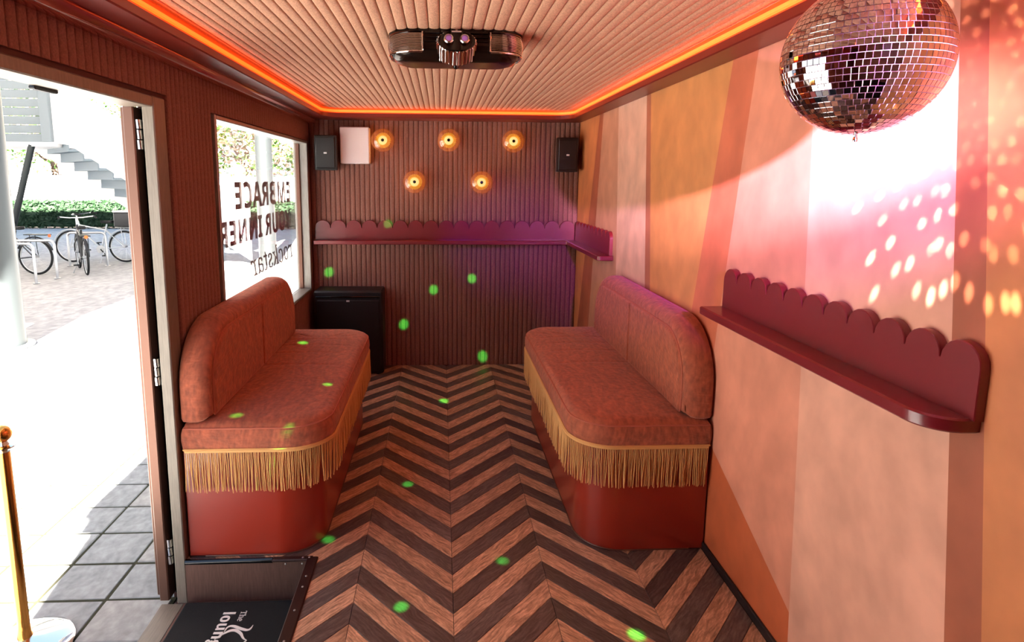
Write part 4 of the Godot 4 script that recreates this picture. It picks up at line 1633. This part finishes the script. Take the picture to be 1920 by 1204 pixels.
func make_bike(label: String, at: Vector3, turn: float, paint: Material, boxed: bool) -> void:
	var t := thing("bicycle", label, "bicycle", at, "bicycles at the hoops")
	t.rotation.y = turn
	var r := 0.325
	var hubs := [Vector3(-0.53, r, 0), Vector3(0.53, r, 0)]      # front to -x
	for k in 2:
		var g := Geo.new()
		var ring := PackedVector3Array()
		for i in 40:
			var a := TAU * i / 40
			ring.append(hubs[k] + Vector3(cos(a), sin(a), 0) * (r - 0.02))
		g.tube(ring, 0.020, 8, true)
		var wheel := put("wheel", g.mesh(60), M.rubber, t)
		g = Geo.new()
		ring = PackedVector3Array()
		for i in 40:
			var a := TAU * i / 40
			ring.append(hubs[k] + Vector3(cos(a), sin(a), 0) * (r - 0.042))
		g.tube(ring, 0.009, 6, true)
		put("rim", g.mesh(60), M.steel, wheel)
		for i in 16:
			g = Geo.new()
			var a := TAU * i / 16
			g.bar(hubs[k] + Vector3(0, 0, 0.02 * (1 if i % 2 else -1)), hubs[k] + Vector3(cos(a), sin(a), 0) * (r - 0.045), 0.002, 4)
			put("spoke", g.mesh(), M.steel, wheel)
		g = Geo.new()
		g.bar(hubs[k] - Vector3(0, 0, 0.05), hubs[k] + Vector3(0, 0, 0.05), 0.025, 10)
		put("hub", g.mesh(), M.steel, wheel)
		g = Geo.new()
		var guard := PackedVector3Array()
		for i in 14:
			var a: float = deg_to_rad(20 + i * 10.5) if k == 1 else deg_to_rad(55 + i * 9.0)
			guard.append(hubs[k] + Vector3(cos(a), sin(a), 0) * (r + 0.022))
		g.tube(guard, 0.014, 6)
		put("mudguard", g.mesh(), paint, t)
	var head := Vector3(-0.36, 0.80, 0)
	var crank := Vector3(0.06, 0.27, 0)
	var seat := Vector3(0.20, 0.78, 0)
	var f := Geo.new()
	f.bar(head - Vector3(-0.03, 0.14, 0), crank, 0.018)
	f.bar(head - Vector3(-0.01, 0.04, 0), Vector3(0.17, 0.66, 0), 0.016)
	f.bar(crank, seat, 0.017)
	for s in [-0.05, 0.05]:
		f.bar(crank + Vector3(0, 0, s * 0.4), hubs[1] + Vector3(0, 0, s), 0.010)
		f.bar(Vector3(0.17, 0.66, s * 0.3), hubs[1] + Vector3(0, 0, s), 0.009)
	f.bar(head - Vector3(-0.05, 0.20, 0), head + Vector3(-0.012, 0.04, 0), 0.020)
	put("frame", f.mesh(), paint, t)
	f = Geo.new()
	for s in [-0.05, 0.05]:
		f.tube(PackedVector3Array([head - Vector3(-0.05, 0.22, -s * 0.6), hubs[0] + Vector3(0.06, 0.16, s), hubs[0] + Vector3(0, 0, s)]), 0.011, 7)
	put("fork", f.mesh(), paint, t)
	f = Geo.new()
	f.bar(head, head + Vector3(-0.03, 0.16, 0), 0.013)
	f.tube(PackedVector3Array([Vector3(-0.14, 0.98, -0.29), Vector3(-0.28, 1.0, -0.27), Vector3(-0.41, 0.97, -0.1), Vector3(-0.41, 0.97, 0.1), Vector3(-0.28, 1.0, 0.27), Vector3(-0.14, 0.98, 0.29)]), 0.012, 7)
	put("handlebar", f.mesh(), M.steel, t)
	for s in [-0.29, 0.29]:
		f = Geo.new()
		f.bar(Vector3(-0.13, 0.98, s), Vector3(-0.25, 0.997, s * 0.95), 0.018, 8)
		put("grip", f.mesh(), M.rubber, t)
	f = Geo.new()
	f.bulge(rounded([Vector2(-0.14, 0.02), Vector2(-0.14, -0.02), Vector2(0.04, -0.04), Vector2(0.12, -0.08), Vector2(0.12, 0.08), Vector2(0.04, 0.04)], [0.015, 0.015, 0.03, 0.03, 0.03, 0.03], 4), plane(Vector3.RIGHT, Vector3(0, 0, 1), Vector3.UP, Vector3(0.22, 0.80, 0)), [[0.008, 0.0], [0.0, 0.015], [0.0, 0.04], [0.008, 0.055]])
	put("saddle", f.mesh(), M.rubber, t)
	f = Geo.new()
	f.lathe(PackedVector2Array([Vector2(0.001, -0.006), Vector2(0.085, -0.004), Vector2(0.085, 0.004), Vector2(0.001, 0.006)]), plane(Vector3.RIGHT, Vector3(0, 0, 1), Vector3.DOWN, crank + Vector3(0, 0, 0.04)), 20)
	put("chainring", f.mesh(), M.steel, t)
	for s in [-1.0, 1.0]:
		f = Geo.new()
		f.bar(crank + Vector3(0, 0, 0.05 * s), crank + Vector3(0.11 * s, -0.12 * s, 0.06 * s), 0.009)
		f.box(crank + Vector3(0.11 * s, -0.12 * s, 0.11 * s), Vector3(0.07, 0.02, 0.09), 0.004)
		put("pedal_crank", f.mesh(), M.rubber, t)
	f = Geo.new()
	f.bar(Vector3(0.16, 0.28, 0.06), Vector3(0.10, 0.0, 0.16), 0.009)
	put("kickstand", f.mesh(), M.steel, t)
	f = Geo.new()
	f.box(Vector3(0.60, 0.715, 0), Vector3(0.42, 0.014, 0.14), 0.004)
	for s in [-0.06, 0.06]:
		f.bar(Vector3(0.50, 0.71, s), hubs[1] + Vector3(0, 0, s), 0.006)
	put("carrier", f.mesh(), M.dark_steel if not boxed else M.steel, t)
	f = Geo.new()
	f.lathe(PackedVector2Array([Vector2(0.001, 0), Vector2(0.03, 0), Vector2(0.028, 0.012), Vector2(0.001, 0.014)]), Transform3D(Basis(Vector3.UP, Vector3.RIGHT, Vector3(0, 0, -1)), Vector3(0.815, 0.70, 0)), 12)
	put("reflector", f.mesh(), M.reflector_orange, t)
	if boxed:
		f = Geo.new()
		f.box(Vector3(0.58, 0.88, 0), Vector3(0.34, 0.30, 0.30), 0.02)
		var bx := put("carrier_box", f.mesh(), M.bike_black, t, Vector3.ZERO, "black carrier box with pale lid")
		f = Geo.new()
		f.box(Vector3(0.58, 1.045, 0), Vector3(0.36, 0.035, 0.32), 0.01)
		put("lid", f.mesh(), M.white_panel, bx)


func _ready() -> void:
	rng.seed = 20240611
	make_view()
	make_materials()
	make_shell()
	make_openings()
	make_bench("velvet bench with golden fringe below the lettered window", Vector3(LW + 0.004, 0, -2.93), 1.0, 1.48, 0.565)
	make_bench("velvet bench with golden fringe against the mural wall", Vector3(RW - 0.003, 0, -2.932), -1.0, 1.535, 0.555)
	make_shelves()
	make_back_wall_things()
	make_fixture()
	make_ball()
	make_entry()
	make_outside()
